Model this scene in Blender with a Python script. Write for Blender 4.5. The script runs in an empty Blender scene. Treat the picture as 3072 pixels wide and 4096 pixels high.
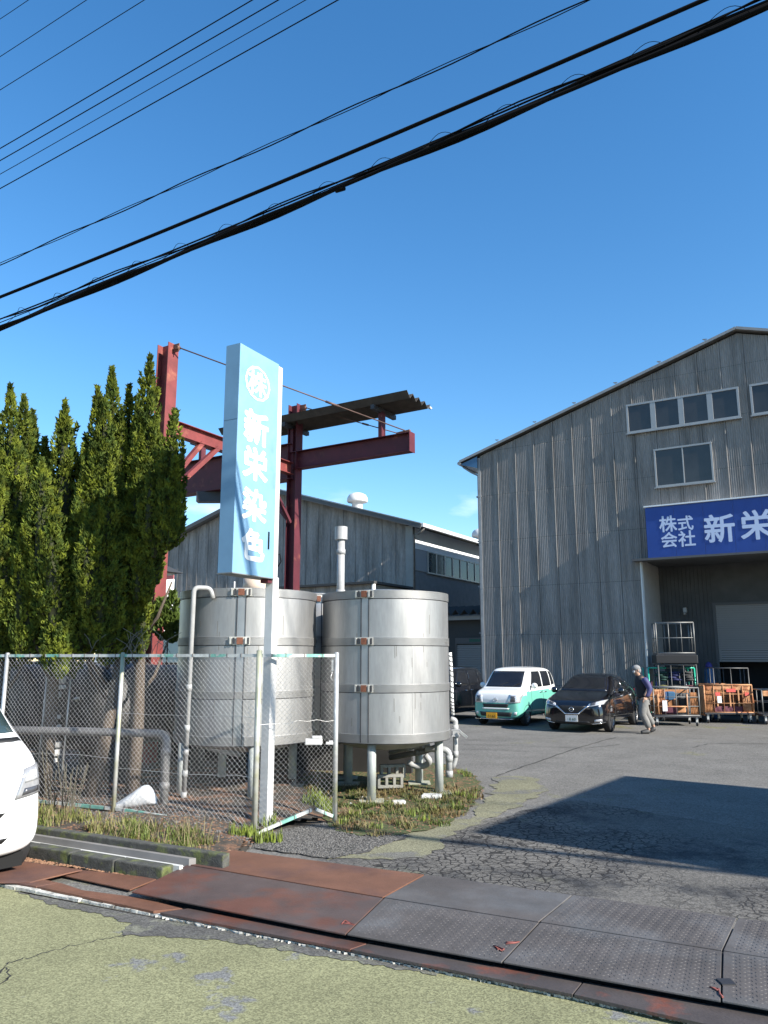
import bpy, math, random
import numpy as np
from mathutils import Vector, Matrix
R = math.radians
sc = bpy.context.scene
C = sc.collection
rnd = random.Random(7)

# ------------------------------------------------------------ camera, world, sun, exposure
CH = 1.95                      # eye height above the yard
FPX, HY = 3080.0, 2629.0       # focal length and horizon row of the 3072 x 4096 photograph
PITCH = math.atan((HY-2048)/FPX)
cam = bpy.data.objects.new('camera', bpy.data.cameras.new('camera'))
C.objects.link(cam); sc.camera = cam
cam.location = (0, 0, CH); cam.rotation_euler = (R(90)+PITCH, 0, 0)
cam.data.sensor_fit = 'VERTICAL'; cam.data.sensor_height = 36; cam.data.lens = 36*FPX/4096
cam.data.clip_end = 3000; cam.data.clip_start = 0.05
SUN_A, SUN_E = R(54.5), R(30)    # sun: to the right and behind the camera
SUN = Vector((math.sin(SUN_A)*math.cos(SUN_E), -math.cos(SUN_A)*math.cos(SUN_E), math.sin(SUN_E)))
w = bpy.data.worlds.new('World'); sc.world = w; w.use_nodes = True
wn = w.node_tree; bg = wn.nodes['Background']
sky = wn.nodes.new('ShaderNodeTexSky'); sky.sky_type = 'NISHITA'; sky.sun_disc = False
sky.sun_elevation = SUN_E; sky.sun_rotation = math.atan2(SUN.x, SUN.y)
sky.air_density = 1.2; sky.dust_density = 0.1; sky.ozone_density = 3.6; sky.altitude = 300
# a few small white clouds low over the roofs
tc = wn.nodes.new('ShaderNodeTexCoord'); mp = wn.nodes.new('ShaderNodeMapping')
mp.inputs['Scale'].default_value = (5, 5, 14); mp.inputs['Location'].default_value = (0.35, 0.2, 0.6)
nz = wn.nodes.new('ShaderNodeTexNoise'); nz.inputs['Scale'].default_value = 1.3; nz.inputs['Detail'].default_value = 7
cr = wn.nodes.new('ShaderNodeValToRGB'); cr.color_ramp.elements[0].position = 0.60; cr.color_ramp.elements[1].position = 0.74
sx = wn.nodes.new('ShaderNodeSeparateXYZ'); el = wn.nodes.new('ShaderNodeMapRange')
el.inputs['From Min'].default_value = 0.10; el.inputs['From Max'].default_value = 0.24
el.inputs['To Min'].default_value = 1; el.inputs['To Max'].default_value = 0
mu = wn.nodes.new('ShaderNodeMath'); mu.operation = 'MULTIPLY'
mx = wn.nodes.new('ShaderNodeMix'); mx.data_type = 'RGBA'
hs = wn.nodes.new('ShaderNodeHueSaturation'); hs.inputs['Saturation'].default_value = 1.25
L = wn.links.new
L(tc.outputs['Generated'], mp.inputs['Vector']); L(mp.outputs[0], nz.inputs['Vector']); L(nz.outputs['Fac'], cr.inputs[0])
L(tc.outputs['Generated'], sx.inputs[0]); L(sx.outputs['Z'], el.inputs['Value'])
L(cr.outputs[0], mu.inputs[0]); L(el.outputs[0], mu.inputs[1]); L(mu.outputs[0], mx.inputs['Factor'])
L(sky.outputs[0], hs.inputs['Color']); L(hs.outputs[0], mx.inputs['A']); mx.inputs['B'].default_value = (7, 7.6, 8.6, 1)
L(mx.outputs['Result'], bg.inputs['Color']); bg.inputs['Strength'].default_value = 0.11
sl = bpy.data.lights.new('sun', 'SUN'); sl.energy = 5.0; sl.angle = R(0.53); sl.color = (1, 0.95, 0.86)
so = bpy.data.objects.new('sun', sl); C.objects.link(so)
so.rotation_euler = SUN.to_track_quat('Z', 'Y').to_euler()
so.location = (20, -10, 30)
sc.view_settings.view_transform = 'Standard'; sc.view_settings.look = 'None'
sc.view_settings.gamma = 1; sc.view_settings.use_curve_mapping = False
sc.view_settings.exposure = 1.08

# ------------------------------------------------------------ survey helpers: photo pixel -> place in the yard
def ray(px, py):
    x = (px-1536)/FPX; y = -(py-2048)/FPX
    return Vector((x, math.cos(PITCH)-y*math.sin(PITCH), math.sin(PITCH)+y*math.cos(PITCH)))
def G(px, py, z=0.0):
    r = ray(px, py); t = (z-CH)/r.z
    return Vector((r.x*t, r.y*t, z))
def AT(px, py, D):
    r = ray(px, py); t = D/r.y
    return Vector((r.x*t, D, CH+r.z*t))
BA = math.atan(5156/3134)
U = Vector((math.sin(BA), -math.cos(BA), 0)); V = Vector((math.cos(BA), math.sin(BA), 0)); Z = Vector((0, 0, 1))
RA = math.atan(6376/3134)
RU = Vector((math.sin(RA), -math.cos(RA), 0)); RV = Vector((math.cos(RA), math.sin(RA), 0))

# ------------------------------------------------------------ materials
MATS = {}
def M(name, col, rough=0.8, metal=0.0, var=0.0, vscale=4.0, col2=None, c2pos=(0.5, 0.65), c2scale=2.0, bump=0.0, bscale=60.0,
      stretch=(1, 1, 1), spec=0.5, coat=0.0, fine=0.0, fscale=300.0, transmission=0.0, alpha=1.0, rvar=0.0, emission=None, col3=None, c3pos=(0.6, 0.7), c3scale=1.0):
    if name in MATS: return MATS[name]
    m = bpy.data.materials.new(name); m.use_nodes = True; MATS[name] = m
    t = m.node_tree; b = t.nodes['Principled BSDF']; N = t.nodes.new; K = t.links.new
    c = (*col, 1)
    b.inputs['Base Color'].default_value = c; b.inputs['Roughness'].default_value = rough
    b.inputs['Metallic'].default_value = metal; b.inputs['Specular IOR Level'].default_value = spec
    b.inputs['Coat Weight'].default_value = coat; b.inputs['Transmission Weight'].default_value = transmission
    g = N('ShaderNodeNewGeometry'); p = N('ShaderNodeMapping'); p.inputs['Scale'].default_value = stretch
    K(g.outputs['Position'], p.inputs['Vector'])
    def noise(s, d=5, off=0.0):
        n = N('ShaderNodeTexNoise'); n.inputs['Scale'].default_value = s; n.inputs['Detail'].default_value = d
        n.inputs['Roughness'].default_value = 0.6
        if off:
            q = N('ShaderNodeVectorMath'); q.operation = 'ADD'; q.inputs[1].default_value = (off, off*0.7, off*1.3)
            K(p.outputs[0], q.inputs[0]); K(q.outputs[0], n.inputs['Vector'])
        else: K(p.outputs[0], n.inputs['Vector'])
        return n.outputs['Fac']
    cur = None
    def mixin(f, target, pos):
        nonlocal cur
        r = N('ShaderNodeValToRGB'); r.color_ramp.elements[0].position = pos[0]; r.color_ramp.elements[1].position = pos[1]
        K(f, r.inputs[0]); x = N('ShaderNodeMix'); x.data_type = 'RGBA'; K(r.outputs[0], x.inputs['Factor'])
        if cur is None: x.inputs['A'].default_value = c
        else: K(cur, x.inputs['A'])
        x.inputs['B'].default_value = (*target, 1); cur = x.outputs['Result']
    if col2: mixin(noise(c2scale, 8, 11.0), col2, c2pos)
    if col3: mixin(noise(c3scale, 8, 37.0), col3, c3pos)
    for amt, s in ((var, vscale), (fine, fscale)):
        if amt:
            mr = N('ShaderNodeMapRange'); mr.inputs['From Min'].default_value = 0.3; mr.inputs['From Max'].default_value = 0.7
            mr.inputs['To Min'].default_value = 1-amt; mr.inputs['To Max'].default_value = 1+amt
            K(noise(s, 6, 3.0), mr.inputs['Value'])
            vm = N('ShaderNodeVectorMath'); vm.operation = 'SCALE'
            if cur is None: vm.inputs[0].default_value = col
            else: K(cur, vm.inputs[0])
            K(mr.outputs[0], vm.inputs['Scale']); cur = vm.outputs[0]
    if cur is not None: K(cur, b.inputs['Base Color'])
    if rvar:
        mr = N('ShaderNodeMapRange'); mr.inputs['To Min'].default_value = rough-rvar; mr.inputs['To Max'].default_value = rough+rvar
        K(noise(vscale*1.7, 6, 7.0), mr.inputs['Value']); K(mr.outputs[0], b.inputs['Roughness'])
    if bump:
        bn = N('ShaderNodeBump'); bn.inputs['Strength'].default_value = bump; bn.inputs['Distance'].default_value = 0.01
        K(noise(bscale, 4), bn.inputs['Height']); K(bn.outputs[0], b.inputs['Normal'])
    if emission: b.inputs['Emission Color'].default_value = (*emission, 1); b.inputs['Emission Strength'].default_value = 1
    return m

def asphalt(name, base, grain, patch, patchpos, patchscale, crack=0.0, crackscale=3.0, dark=None, darkpos=(0.58, 0.7)):
    m = bpy.data.materials.new(name); m.use_nodes = True; t = m.node_tree; b = t.nodes['Principled BSDF']; N = t.nodes.new; K = t.links.new
    b.inputs['Roughness'].default_value = 0.93; b.inputs['Specular IOR Level'].default_value = 0.25
    g = N('ShaderNodeNewGeometry')
    def noise(s, d=6, off=0, rough=0.6):
        n = N('ShaderNodeTexNoise'); n.inputs['Scale'].default_value = s; n.inputs['Detail'].default_value = d; n.inputs['Roughness'].default_value = rough
        q = N('ShaderNodeVectorMath'); q.operation = 'ADD'; q.inputs[1].default_value = (off, off, 0)
        K(g.outputs['Position'], q.inputs[0]); K(q.outputs[0], n.inputs['Vector']); return n.outputs['Fac']
    def ramp(f, a, z):
        r = N('ShaderNodeMapRange'); r.inputs['From Min'].default_value = a; r.inputs['From Max'].default_value = z; K(f, r.inputs['Value']); return r.outputs[0]
    def mix(f, a, bb):
        x = N('ShaderNodeMix'); x.data_type = 'RGBA'; K(f, x.inputs['Factor'])
        if isinstance(a, tuple): x.inputs['A'].default_value = (*a, 1)
        else: K(a, x.inputs['A'])
        x.inputs['B'].default_value = (*bb, 1); return x.outputs['Result']
    cur = mix(ramp(noise(patchscale, 7, 5, 0.65), *patchpos), base, patch)
    if dark: cur = mix(ramp(noise(patchscale*1.7, 8, 31, 0.7), *darkpos), cur, dark)
    # stones of the aggregate: pale and dark grains
    vo = N('ShaderNodeTexVoronoi'); vo.inputs['Scale'].default_value = grain; K(g.outputs['Position'], vo.inputs['Vector'])
    sp = N('ShaderNodeSeparateColor'); K(vo.outputs['Color'], sp.inputs[0])
    mr = N('ShaderNodeMapRange'); mr.inputs['To Min'].default_value = 0.62; mr.inputs['To Max'].default_value = 1.4; K(sp.outputs[0], mr.inputs['Value'])
    vm = N('ShaderNodeVectorMath'); vm.operation = 'SCALE'; K(cur, vm.inputs[0]); K(mr.outputs[0], vm.inputs['Scale']); cur = vm.outputs[0]
    v2 = N('ShaderNodeMapRange'); v2.inputs['From Min'].default_value = 0.3; v2.inputs['From Max'].default_value = 0.7
    v2.inputs['To Min'].default_value = 0.84; v2.inputs['To Max'].default_value = 1.16; K(noise(1.1, 8, 3), v2.inputs['Value'])
    vm = N('ShaderNodeVectorMath'); vm.operation = 'SCALE'; K(cur, vm.inputs[0]); K(v2.outputs[0], vm.inputs['Scale']); cur = vm.outputs[0]
    h = N('ShaderNodeMath'); h.operation = 'MULTIPLY'; K(sp.outputs[0], h.inputs[0]); h.inputs[1].default_value = 0.5
    hout = h.outputs[0]
    if crack:
        wp_ = N('ShaderNodeTexNoise'); wp_.inputs['Scale'].default_value = 5; wp_.inputs['Detail'].default_value = 4; K(g.outputs['Position'], wp_.inputs['Vector'])
        ws = N('ShaderNodeVectorMath'); ws.operation = 'MULTIPLY_ADD'; ws.inputs[1].default_value = (0.16, 0.16, 0)
        K(wp_.outputs['Color'], ws.inputs[0]); K(g.outputs['Position'], ws.inputs[2])
        ve = N('ShaderNodeTexVoronoi'); ve.feature = 'DISTANCE_TO_EDGE'; ve.inputs['Scale'].default_value = crackscale; K(ws.outputs[0], ve.inputs['Vector'])
        e = ramp(ve.outputs['Distance'], 0.028, 0.085)
        inv = N('ShaderNodeMath'); inv.operation = 'SUBTRACT'; inv.inputs[0].default_value = 1; K(e, inv.inputs[1])
        mk = ramp(noise(0.35, 4, 60), 0.40, 0.55)
        mm = N('ShaderNodeMath'); mm.operation = 'MULTIPLY'; K(inv.outputs[0], mm.inputs[0]); K(mk, mm.inputs[1])
        m3 = N('ShaderNodeMath'); m3.operation = 'MULTIPLY'; K(mm.outputs[0], m3.inputs[0]); m3.inputs[1].default_value = crack
        cur = mix(m3.outputs[0], cur, (0.016, 0.015, 0.015))
        s2 = N('ShaderNodeMath'); s2.operation = 'SUBTRACT'; K(hout, s2.inputs[0]); K(m3.outputs[0], s2.inputs[1]); hout = s2.outputs[0]
    K(cur, b.inputs['Base Color'])
    bn = N('ShaderNodeBump'); bn.inputs['Strength'].default_value = 0.7; bn.inputs['Distance'].default_value = 0.006
    K(hout, bn.inputs['Height']); K(bn.outputs[0], b.inputs['Normal'])
    return m

yard_m = asphalt('yard_asphalt', (0.152, 0.144, 0.130), 70, (0.16, 0.155, 0.09), (0.60, 0.66), 0.45, 0.0, dark=(0.12, 0.113, 0.102))
crack_m = asphalt('cracked_asphalt', (0.128, 0.12, 0.108), 85, (0.14, 0.138, 0.10), (0.60, 0.66), 0.5, 0.9, 10, dark=(0.05, 0.05, 0.052), darkpos=(0.5, 0.62))
road_m = asphalt('road_asphalt', (0.215, 0.212, 0.115), 105, (0.175, 0.175, 0.165), (0.60, 0.64), 1.4, 0.0, dark=(0.10, 0.10, 0.09), darkpos=(0.66, 0.72))
olive_m = asphalt('worn_pale_asphalt', (0.18, 0.172, 0.112), 90, (0.145, 0.14, 0.122), (0.52, 0.58), 1.2, 0.0)
gravel_m = asphalt('gravel', (0.075, 0.07, 0.065), 55, (0.045, 0.045, 0.04), (0.5, 0.6), 3.0)
soil_m = M('soil', (0.055, 0.045, 0.035), 0.95, var=0.4, vscale=9, col2=(0.16, 0.085, 0.05), c2pos=(0.5, 0.6), c2scale=3.2, bump=1.0, bscale=40, fine=0.35, fscale=90)
moss_soil = M('mossy_soil', (0.06, 0.075, 0.022), 0.95, var=0.4, vscale=9, col2=(0.13, 0.085, 0.04), c2pos=(0.52, 0.62), c2scale=5, bump=1.0, bscale=60, fine=0.4, fscale=90)
conc = M('concrete', (0.24, 0.235, 0.21), 0.9, var=0.2, vscale=5, bump=0.4, bscale=80, col2=(0.20, 0.20, 0.17), c2scale=3)
pale_conc = M('pale_concrete', (0.52, 0.52, 0.50), 0.85, var=0.15, vscale=6, bump=0.3, bscale=80)
moss_conc = M('mossy_concrete', (0.065, 0.065, 0.058), 0.95, var=0.4, vscale=12, col2=(0.10, 0.115, 0.035), c2pos=(0.50, 0.64), c2scale=7, bump=1.0, bscale=50, fine=0.3, fscale=120)
edge_conc = M('road_edge_concrete', (0.46, 0.45, 0.41), 0.9, var=0.35, vscale=18, col2=(0.15, 0.145, 0.13), c2pos=(0.56, 0.64), c2scale=12, bump=0.9, bscale=60)
slate = M('corrugated_slate', (0.235, 0.222, 0.21), 0.92, var=0.26, vscale=1.0, stretch=(3.5, 3.5, 0.30), fine=0.2, fscale=16, col2=(0.17, 0.162, 0.152), c2pos=(0.52, 0.68), c2scale=1.1, spec=0.25)
slate2 = M('corrugated_slate_weathered', (0.29, 0.265, 0.245), 0.92, var=0.32, vscale=1.0, stretch=(3.0, 3.0, 0.35), fine=0.2, fscale=16, col2=(0.18, 0.165, 0.15), c2pos=(0.52, 0.68), c2scale=1.1, spec=0.25)
seam_m = M('seam_shadow_gap', (0.05, 0.05, 0.05), 0.9)
plain_wall = M('plain_grey_board', (0.27, 0.27, 0.26), 0.85, var=0.12, vscale=1.5)
white_clad = M('white_cladding', (0.72, 0.73, 0.74), 0.5, var=0.05, vscale=2)
dark_steel = M('dark_steel', (0.045, 0.045, 0.05), 0.5, 0.3, var=0.2)
trim_m = M('galvanised_trim', (0.30, 0.29, 0.28), 0.5, 0.3, var=0.1)
alu = M('aluminium_frame', (0.36, 0.35, 0.34), 0.4, 0.4, var=0.05)
glass_dark = M('dark_window_glass', (0.045, 0.042, 0.04), 0.12, 0.0, var=0.3, vscale=0.8, spec=0.6)
glass_green = M('greenish_window_glass', (0.02, 0.05, 0.045), 0.12, 0.0, var=0.3, vscale=1.5, spec=0.6)
car_glass = M('car_glass', (0.012, 0.013, 0.016), 0.06, spec=0.7, var=0.2)
blue_sign = M('deep_blue_sign_sheet', (0.014, 0.055, 0.27), 0.45, var=0.08, vscale=2)
lilac_letter = M('pale_letter', (0.55, 0.62, 0.80), 0.5)
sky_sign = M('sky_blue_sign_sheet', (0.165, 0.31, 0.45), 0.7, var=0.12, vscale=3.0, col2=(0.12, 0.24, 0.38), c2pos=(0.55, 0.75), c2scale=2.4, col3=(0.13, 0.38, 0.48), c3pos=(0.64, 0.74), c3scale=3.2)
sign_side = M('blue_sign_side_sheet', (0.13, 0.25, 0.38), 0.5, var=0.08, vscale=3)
white_letter = M('white_letter', (0.86, 0.85, 0.82), 0.5)
white_paint = M('white_painted_steel', (0.58, 0.575, 0.56), 0.5, var=0.08, vscale=8, col2=(0.50, 0.48, 0.44), c2pos=(0.66, 0.74), c2scale=9)
galv = M('galvanised_pipe', (0.50, 0.50, 0.49), 0.45, 0.55, var=0.2, vscale=9, col2=(0.38, 0.40, 0.25), c2pos=(0.6, 0.7), c2scale=2.5)
wire_m = M('galvanised_wire', (0.50, 0.49, 0.47), 0.45, 0.5, var=0.2, vscale=12)
teal_rail = M('flaking_fence_rail', (0.46, 0.47, 0.45), 0.6, 0.2, var=0.25, vscale=10, col2=(0.16, 0.36, 0.30), c2pos=(0.5, 0.54), c2scale=3.5, bump=0.3)
steel_tank = M('stainless_tank_steel', (0.355, 0.35, 0.342), 0.50, 0.76, var=0.13, vscale=2.2, stretch=(2.5, 2.5, 0.45), fine=0.07, fscale=14, rvar=0.10)
steel_band = M('stainless_band', (0.50, 0.493, 0.48), 0.52, 0.74, var=0.10, vscale=3, rvar=0.05)
dark_tank = M('dark_grey_tank_paint', (0.045, 0.043, 0.042), 0.6, 0.1, var=0.25, vscale=3, bump=0.2)
grey_leg = M('painted_steel_leg', (0.36, 0.38, 0.36), 0.6, 0.2, var=0.15, vscale=6, col2=(0.42, 0.44, 0.30), c2pos=(0.6, 0.7), c2scale=4)
pvc = M('pale_pvc_pipe', (0.33, 0.33, 0.325), 0.45, var=0.12, vscale=8)
pvc_grey = M('grey_pvc_pipe', (0.15, 0.145, 0.14), 0.5, var=0.2, vscale=8)
red_steel = M('red_oxide_steel', (0.17, 0.032, 0.03), 0.65, 0.1, var=0.22, vscale=4, col2=(0.30, 0.10, 0.06), c2pos=(0.56, 0.7), c2scale=3, bump=0.2)
maroon = M('maroon_steel', (0.085, 0.012, 0.02), 0.6, 0.1, var=0.22, vscale=4, col2=(0.17, 0.05, 0.035), c2pos=(0.6, 0.7), c2scale=3)
dark_roof = M('dark_old_roof_sheet', (0.06, 0.052, 0.045), 0.85, var=0.3, vscale=4)
rod_m = M('tie_rod_steel', (0.10, 0.06, 0.05), 0.6, 0.3, var=0.2)
bark = M('grey_brown_bark', (0.10, 0.078, 0.06), 0.95, var=0.4, vscale=8, stretch=(6, 6, 1), bump=1.0, bscale=30)
black_cable = M('black_cable', (0.005, 0.005, 0.006), 0.9, spec=0.1)
tag_rust = M('rust_tag', (0.15, 0.055, 0.03), 0.8, var=0.3, vscale=30)
clip_m = M('pale_clip_plate', (0.48, 0.47, 0.43), 0.5, 0.3, var=0.15, vscale=20)
rust = M('rusted_steel', (0.17, 0.078, 0.047), 0.7, 0.25, var=0.22, vscale=3, bump=0.25, bscale=60, col2=(0.10, 0.055, 0.05), c2pos=(0.5, 0.7), c2scale=1.3, fine=0.1, fscale=80)
half_rust = M('part_rusted_steel', (0.105, 0.075, 0.068), 0.6, 0.35, var=0.2, vscale=3, bump=0.25, col2=(0.155, 0.065, 0.045), c2pos=(0.46, 0.58), c2scale=1.6, fine=0.1, fscale=80)
plate_grey = M('worn_dark_steel_plate', (0.088, 0.078, 0.073), 0.72, 0.12, var=0.25, vscale=2.5, bump=0.3, bscale=90, col2=(0.11, 0.108, 0.108), c2pos=(0.5, 0.65), c2scale=1.1, fine=0.12, fscale=70, stretch=(1, 1, 1))
tread_m = M('polished_tread', (0.088, 0.082, 0.08), 0.65, 0.3, var=0.2, vscale=6)
weld_m = M('rusty_weld', (0.20, 0.06, 0.05), 0.8, var=0.3, vscale=20)
litter_m = M('dry_leaf_litter', (0.24, 0.13, 0.075), 0.95, var=0.45, vscale=30, fine=0.2, fscale=100)

# ------------------------------------------------------------ mesh helpers
class MB:
    def __init__(s): s.v = []; s.f = []; s.sm = []
    def add(s, vs, fs, M4=None, smooth=False):
        n = len(s.v)
        s.v += [tuple(M4 @ Vector(p)) if M4 else tuple(p) for p in vs]
        s.f += [tuple(i+n for i in f) for f in fs]; s.sm += [smooth]*len(fs); return s
    def box(s, a, b, M4=None):
        x0, y0, z0 = a; x1, y1, z1 = b
        vs = [(x0, y0, z0), (x1, y0, z0), (x1, y1, z0), (x0, y1, z0), (x0, y0, z1), (x1, y0, z1), (x1, y1, z1), (x0, y1, z1)]
        return s.add(vs, [(0, 3, 2, 1), (4, 5, 6, 7), (0, 1, 5, 4), (1, 2, 6, 5), (2, 3, 7, 6), (3, 0, 4, 7)], M4)
    def bar(s, p, q, wd, ht, up=Z):           # rectangular bar from p to q
        p, q = Vector(p), Vector(q); d = (q-p); l = d.length; d.normalize()
        side = d.cross(up)
        if side.length < 1e-4: side = d.cross(Vector((0, 1, 0)))
        side.normalize(); u2 = side.cross(d).normalized()
        m = Matrix((( side.x, d.x, u2.x, p.x), (side.y, d.y, u2.y, p.y), (side.z, d.z, u2.z, p.z), (0, 0, 0, 1)))
        return s.box((-wd/2, 0, -ht/2), (wd/2, l, ht/2), m)
    def tube(s, pts, r, n=10, cap=True):
        pts = [Vector(p) for p in pts]; rs = r if isinstance(r, (list, tuple)) else [r]*len(pts)
        rings = []; prev = None
        for i, p in enumerate(pts):
            d = (pts[min(i+1, len(pts)-1)]-pts[max(i-1, 0)]).normalized()
            if prev is None:
                a = d.orthogonal().normalized()
            else:
                a = (prev-d*prev.dot(d)).normalized()
            prev = a; b = d.cross(a)
            rings.append([p+(a*math.cos(2*math.pi*k/n)+b*math.sin(2*math.pi*k/n))*rs[i] for k in range(n)])
        vs = [q for rg in rings for q in rg]
        fs = [(i*n+k, i*n+(k+1) % n, (i+1)*n+(k+1) % n, (i+1)*n+k) for i in range(len(pts)-1) for k in range(n)]
        s.add(vs, fs, None, n > 4)
        if cap:
            m0 = len(s.v)-len(vs)
            s.f += [tuple(m0+k for k in reversed(range(n))), tuple(m0+(len(pts)-1)*n+k for k in range(n))]; s.sm += [False, False]
        return s
    def lathe(s, prof, c=(0, 0, 0), n=48, M4=None):   # prof: list of (r, z)
        vs = []; fs = []
        for r, z in prof:
            for k in range(n):
                a = 2*math.pi*k/n; vs.append((c[0]+r*math.cos(a), c[1]+r*math.sin(a), c[2]+z))
        for i in range(len(prof)-1):
            for k in range(n): fs.append((i*n+k, i*n+(k+1) % n, (i+1)*n+(k+1) % n, (i+1)*n+k))
        return s.add(vs, fs, M4, True)
    def prism(s, poly, z0, z1, M4=None):      # poly: list of (x, y) counter-clockwise
        n = len(poly); vs = [(x, y, z0) for x, y in poly]+[(x, y, z1) for x, y in poly]
        fs = [tuple(reversed(range(n))), tuple(range(n, 2*n))]+[(i, (i+1) % n, n+(i+1) % n, n+i) for i in range(n)]
        return s.add(vs, fs, M4)
    def ball(s, c, r, n=10, sq=(1, 1, 1)):
        vs = []; fs = []
        for i in range(n+1):
            th = math.pi*i/n
            for k in range(n*2):
                a = math.pi*k/n; vs.append((c[0]+r*sq[0]*math.sin(th)*math.cos(a), c[1]+r*sq[1]*math.sin(th)*math.sin(a), c[2]+r*sq[2]*math.cos(th)))
        for i in range(n):
            for k in range(n*2): fs.append((i*2*n+k, (i+1)*2*n+k, (i+1)*2*n+(k+1) % (2*n), i*2*n+(k+1) % (2*n)))
        return s.add(vs, fs, None, True)
    def mesh(s, name, mat):
        me = bpy.data.meshes.new(name); me.from_pydata(s.v, [], s.f); me.materials.append(mat)
        me.polygons.foreach_set('use_smooth', s.sm); me.update(); return me
    def build(s, name, mat, parent=None, bevel=0.0):
        o = bpy.data.objects.new(name, s.mesh(name, mat)); C.objects.link(o)
        if parent: o.parent = parent
        if bevel:
            b = o.modifiers.new('bevel', 'BEVEL'); b.width = bevel; b.segments = 2; b.limit_method = 'ANGLE'
        return o
def inst(name, me, parent=None, loc=(0, 0, 0), rot=None):
    o = bpy.data.objects.new(name, me); C.objects.link(o); o.parent = parent; o.location = loc
    if rot: o.rotation_euler = rot
    return o
def tag(o, label=None, cat=None, group=None, kind=None):
    if label: o['label'] = label
    if cat: o['category'] = cat
    if group: o['group'] = group
    if kind: o['kind'] = kind
    return o
def thing(name, label, cat, loc=(0, 0, 0), rz=0, group=None, parent=None):
    o = bpy.data.objects.new(name, None); C.objects.link(o); o.empty_display_size = 0.3
    o.location = loc; o.rotation_euler = (0, 0, rz)
    return tag(o, label, cat, group)
def ragged(pts, step=.12, amp=.035):
    Q = []; r_ = random.Random(int(abs(pts[0][0])*1000))
    for a, b in zip(pts, list(pts[1:])+[pts[0]]):
        a, b = Vector((a[0], a[1], 0)), Vector((b[0], b[1], 0)); L_ = (b-a).length; k_ = max(1, int(L_/step)); nn = Vector((-(b-a).y, (b-a).x, 0)).normalized()
        for i in range(k_): Q.append(a.lerp(b, i/k_)+nn*(amp*r_.uniform(-1, 1)+amp*math.sin(i*.9+a.x)))
    return Q
def sheet(name, pts, z, mat, kind='structure'):
    mb = MB(); mb.add([(p[0], p[1], z) for p in pts], [tuple(range(len(pts)))])
    o = mb.build(name, mat); o['kind'] = kind
    if o.data.polygons[0].normal.z < 0: o.data.flip_normals()
    return o
def text_mesh(body, size, depth, bold, mat):
    """lettering as a mesh; weight is added with a ring of shifted copies, so strokes get round ends"""
    c = bpy.data.curves.new('lettering', 'FONT'); c.body = body; c.size = size; c.extrude = 0
    c.align_x = 'CENTER'; c.align_y = 'CENTER'; c.resolution_u = 3
    o = bpy.data.objects.new('lettering', c); C.objects.link(o); bpy.context.view_layer.update()
    me = bpy.data.meshes.new_from_object(o.evaluated_get(bpy.context.evaluated_depsgraph_get()))
    bpy.data.objects.remove(o)
    n = len(me.vertices); co = np.empty(n*3); me.vertices.foreach_get('co', co); co = co.reshape(-1, 3)
    ctr = (co.max(0)+co.min(0))/2; co[:, :2] -= ctr[:2]; polys = [tuple(p.vertices) for p in me.polygons]
    vs = []; fs = []; K_ = 12 if bold else 0
    for k in range(K_+1):
        dx, dy = (0, 0) if k == 0 else (bold*math.cos(6.2832*k/K_), bold*math.sin(6.2832*k/K_))
        b0 = len(vs); vs += [(p[0]+dx, p[1]+dy, depth+k*0.00006) for p in co]; fs += [tuple(i+b0 for i in f) for f in polys]
    m2 = bpy.data.meshes.new('lettering'); m2.from_pydata(vs, [], fs); m2.materials.append(mat); m2.update()
    if m2.polygons[0].normal.z < 0: m2.flip_normals()
    return m2
def place_text(name, me, parent, pos, right, up, sx=1, sy=1):
    n = right.cross(up).normalized()
    o = bpy.data.objects.new(name, me); C.objects.link(o)
    m = Matrix(((right.x*sx, up.x*sy, n.x, pos[0]), (right.y*sx, up.y*sy, n.y, pos[1]), (right.z*sx, up.z*sy, n.z, pos[2]), (0, 0, 0, 1)))
    if parent:
        o.parent = parent; m = Matrix.Translation(-parent.location) @ m if parent.rotation_euler.z == 0 else (Matrix.Translation(parent.location) @ parent.rotation_euler.to_matrix().to_4x4()).inverted() @ m
    o.matrix_local = m
    return o

# ------------------------------------------------------------ ground, road, drain
big = 400
sheet('ground', [(-big, -big), (big, -big), (big, big), (-big, big)], 0, yard_m)
e0, e1 = G(0, 3541), G(2685, 4050)                 # edge of the road
rd = (e1-e0).normalized(); rn = Vector((-rd.y, rd.x, 0))
if rn.y < 0: rn = -rn
a0, a1 = e0-rd*120, e0+rd*120
sheet('road', [a0, a1, a1-rn*12, a0-rn*12], 0.004, road_m)
def rp(px, py, z=0): return G(px, py, z)
# cracked apron between the plates and the yard
sheet('cracked_apron', ragged([G(1150, 3450), G(1400, 3470), G(1700, 3514), G(3072, 3705), G(3900, 3830), G(4200, 3560), G(3072, 3330), G(2300, 3200), G(1950, 3280), G(1700, 3330), G(1450, 3370)]), 0.004, crack_m)
sheet('worn_apron', ragged([G(1300, 3440), G(1700, 3435), G(1830, 3330), G(2040, 3240), G(2190, 3160), G(2130, 3110), G(1990, 3105), G(1960, 3180), G(1880, 3270), G(1600, 3340), G(1420, 3390)], .1, .05), 0.008, olive_m)
# road edge strip: crumbling pale concrete
mb = MB(); n = 160
for i in range(n):
    a = e0+rd*(-8+i*0.125); b = e0+rd*(-8+(i+1)*0.125)
    w0 = 0.03+0.025*rnd.random(); h = 0.020+0.010*rnd.random()
    mb.prism([(a-rn*w0)[:2], (b-rn*(w0+0.005*rnd.random()))[:2], (b+rn*0.012)[:2], (a+rn*0.012)[:2]], 0, h)
mb.build('road_edge', edge_conc)['kind'] = 'structure'

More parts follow.
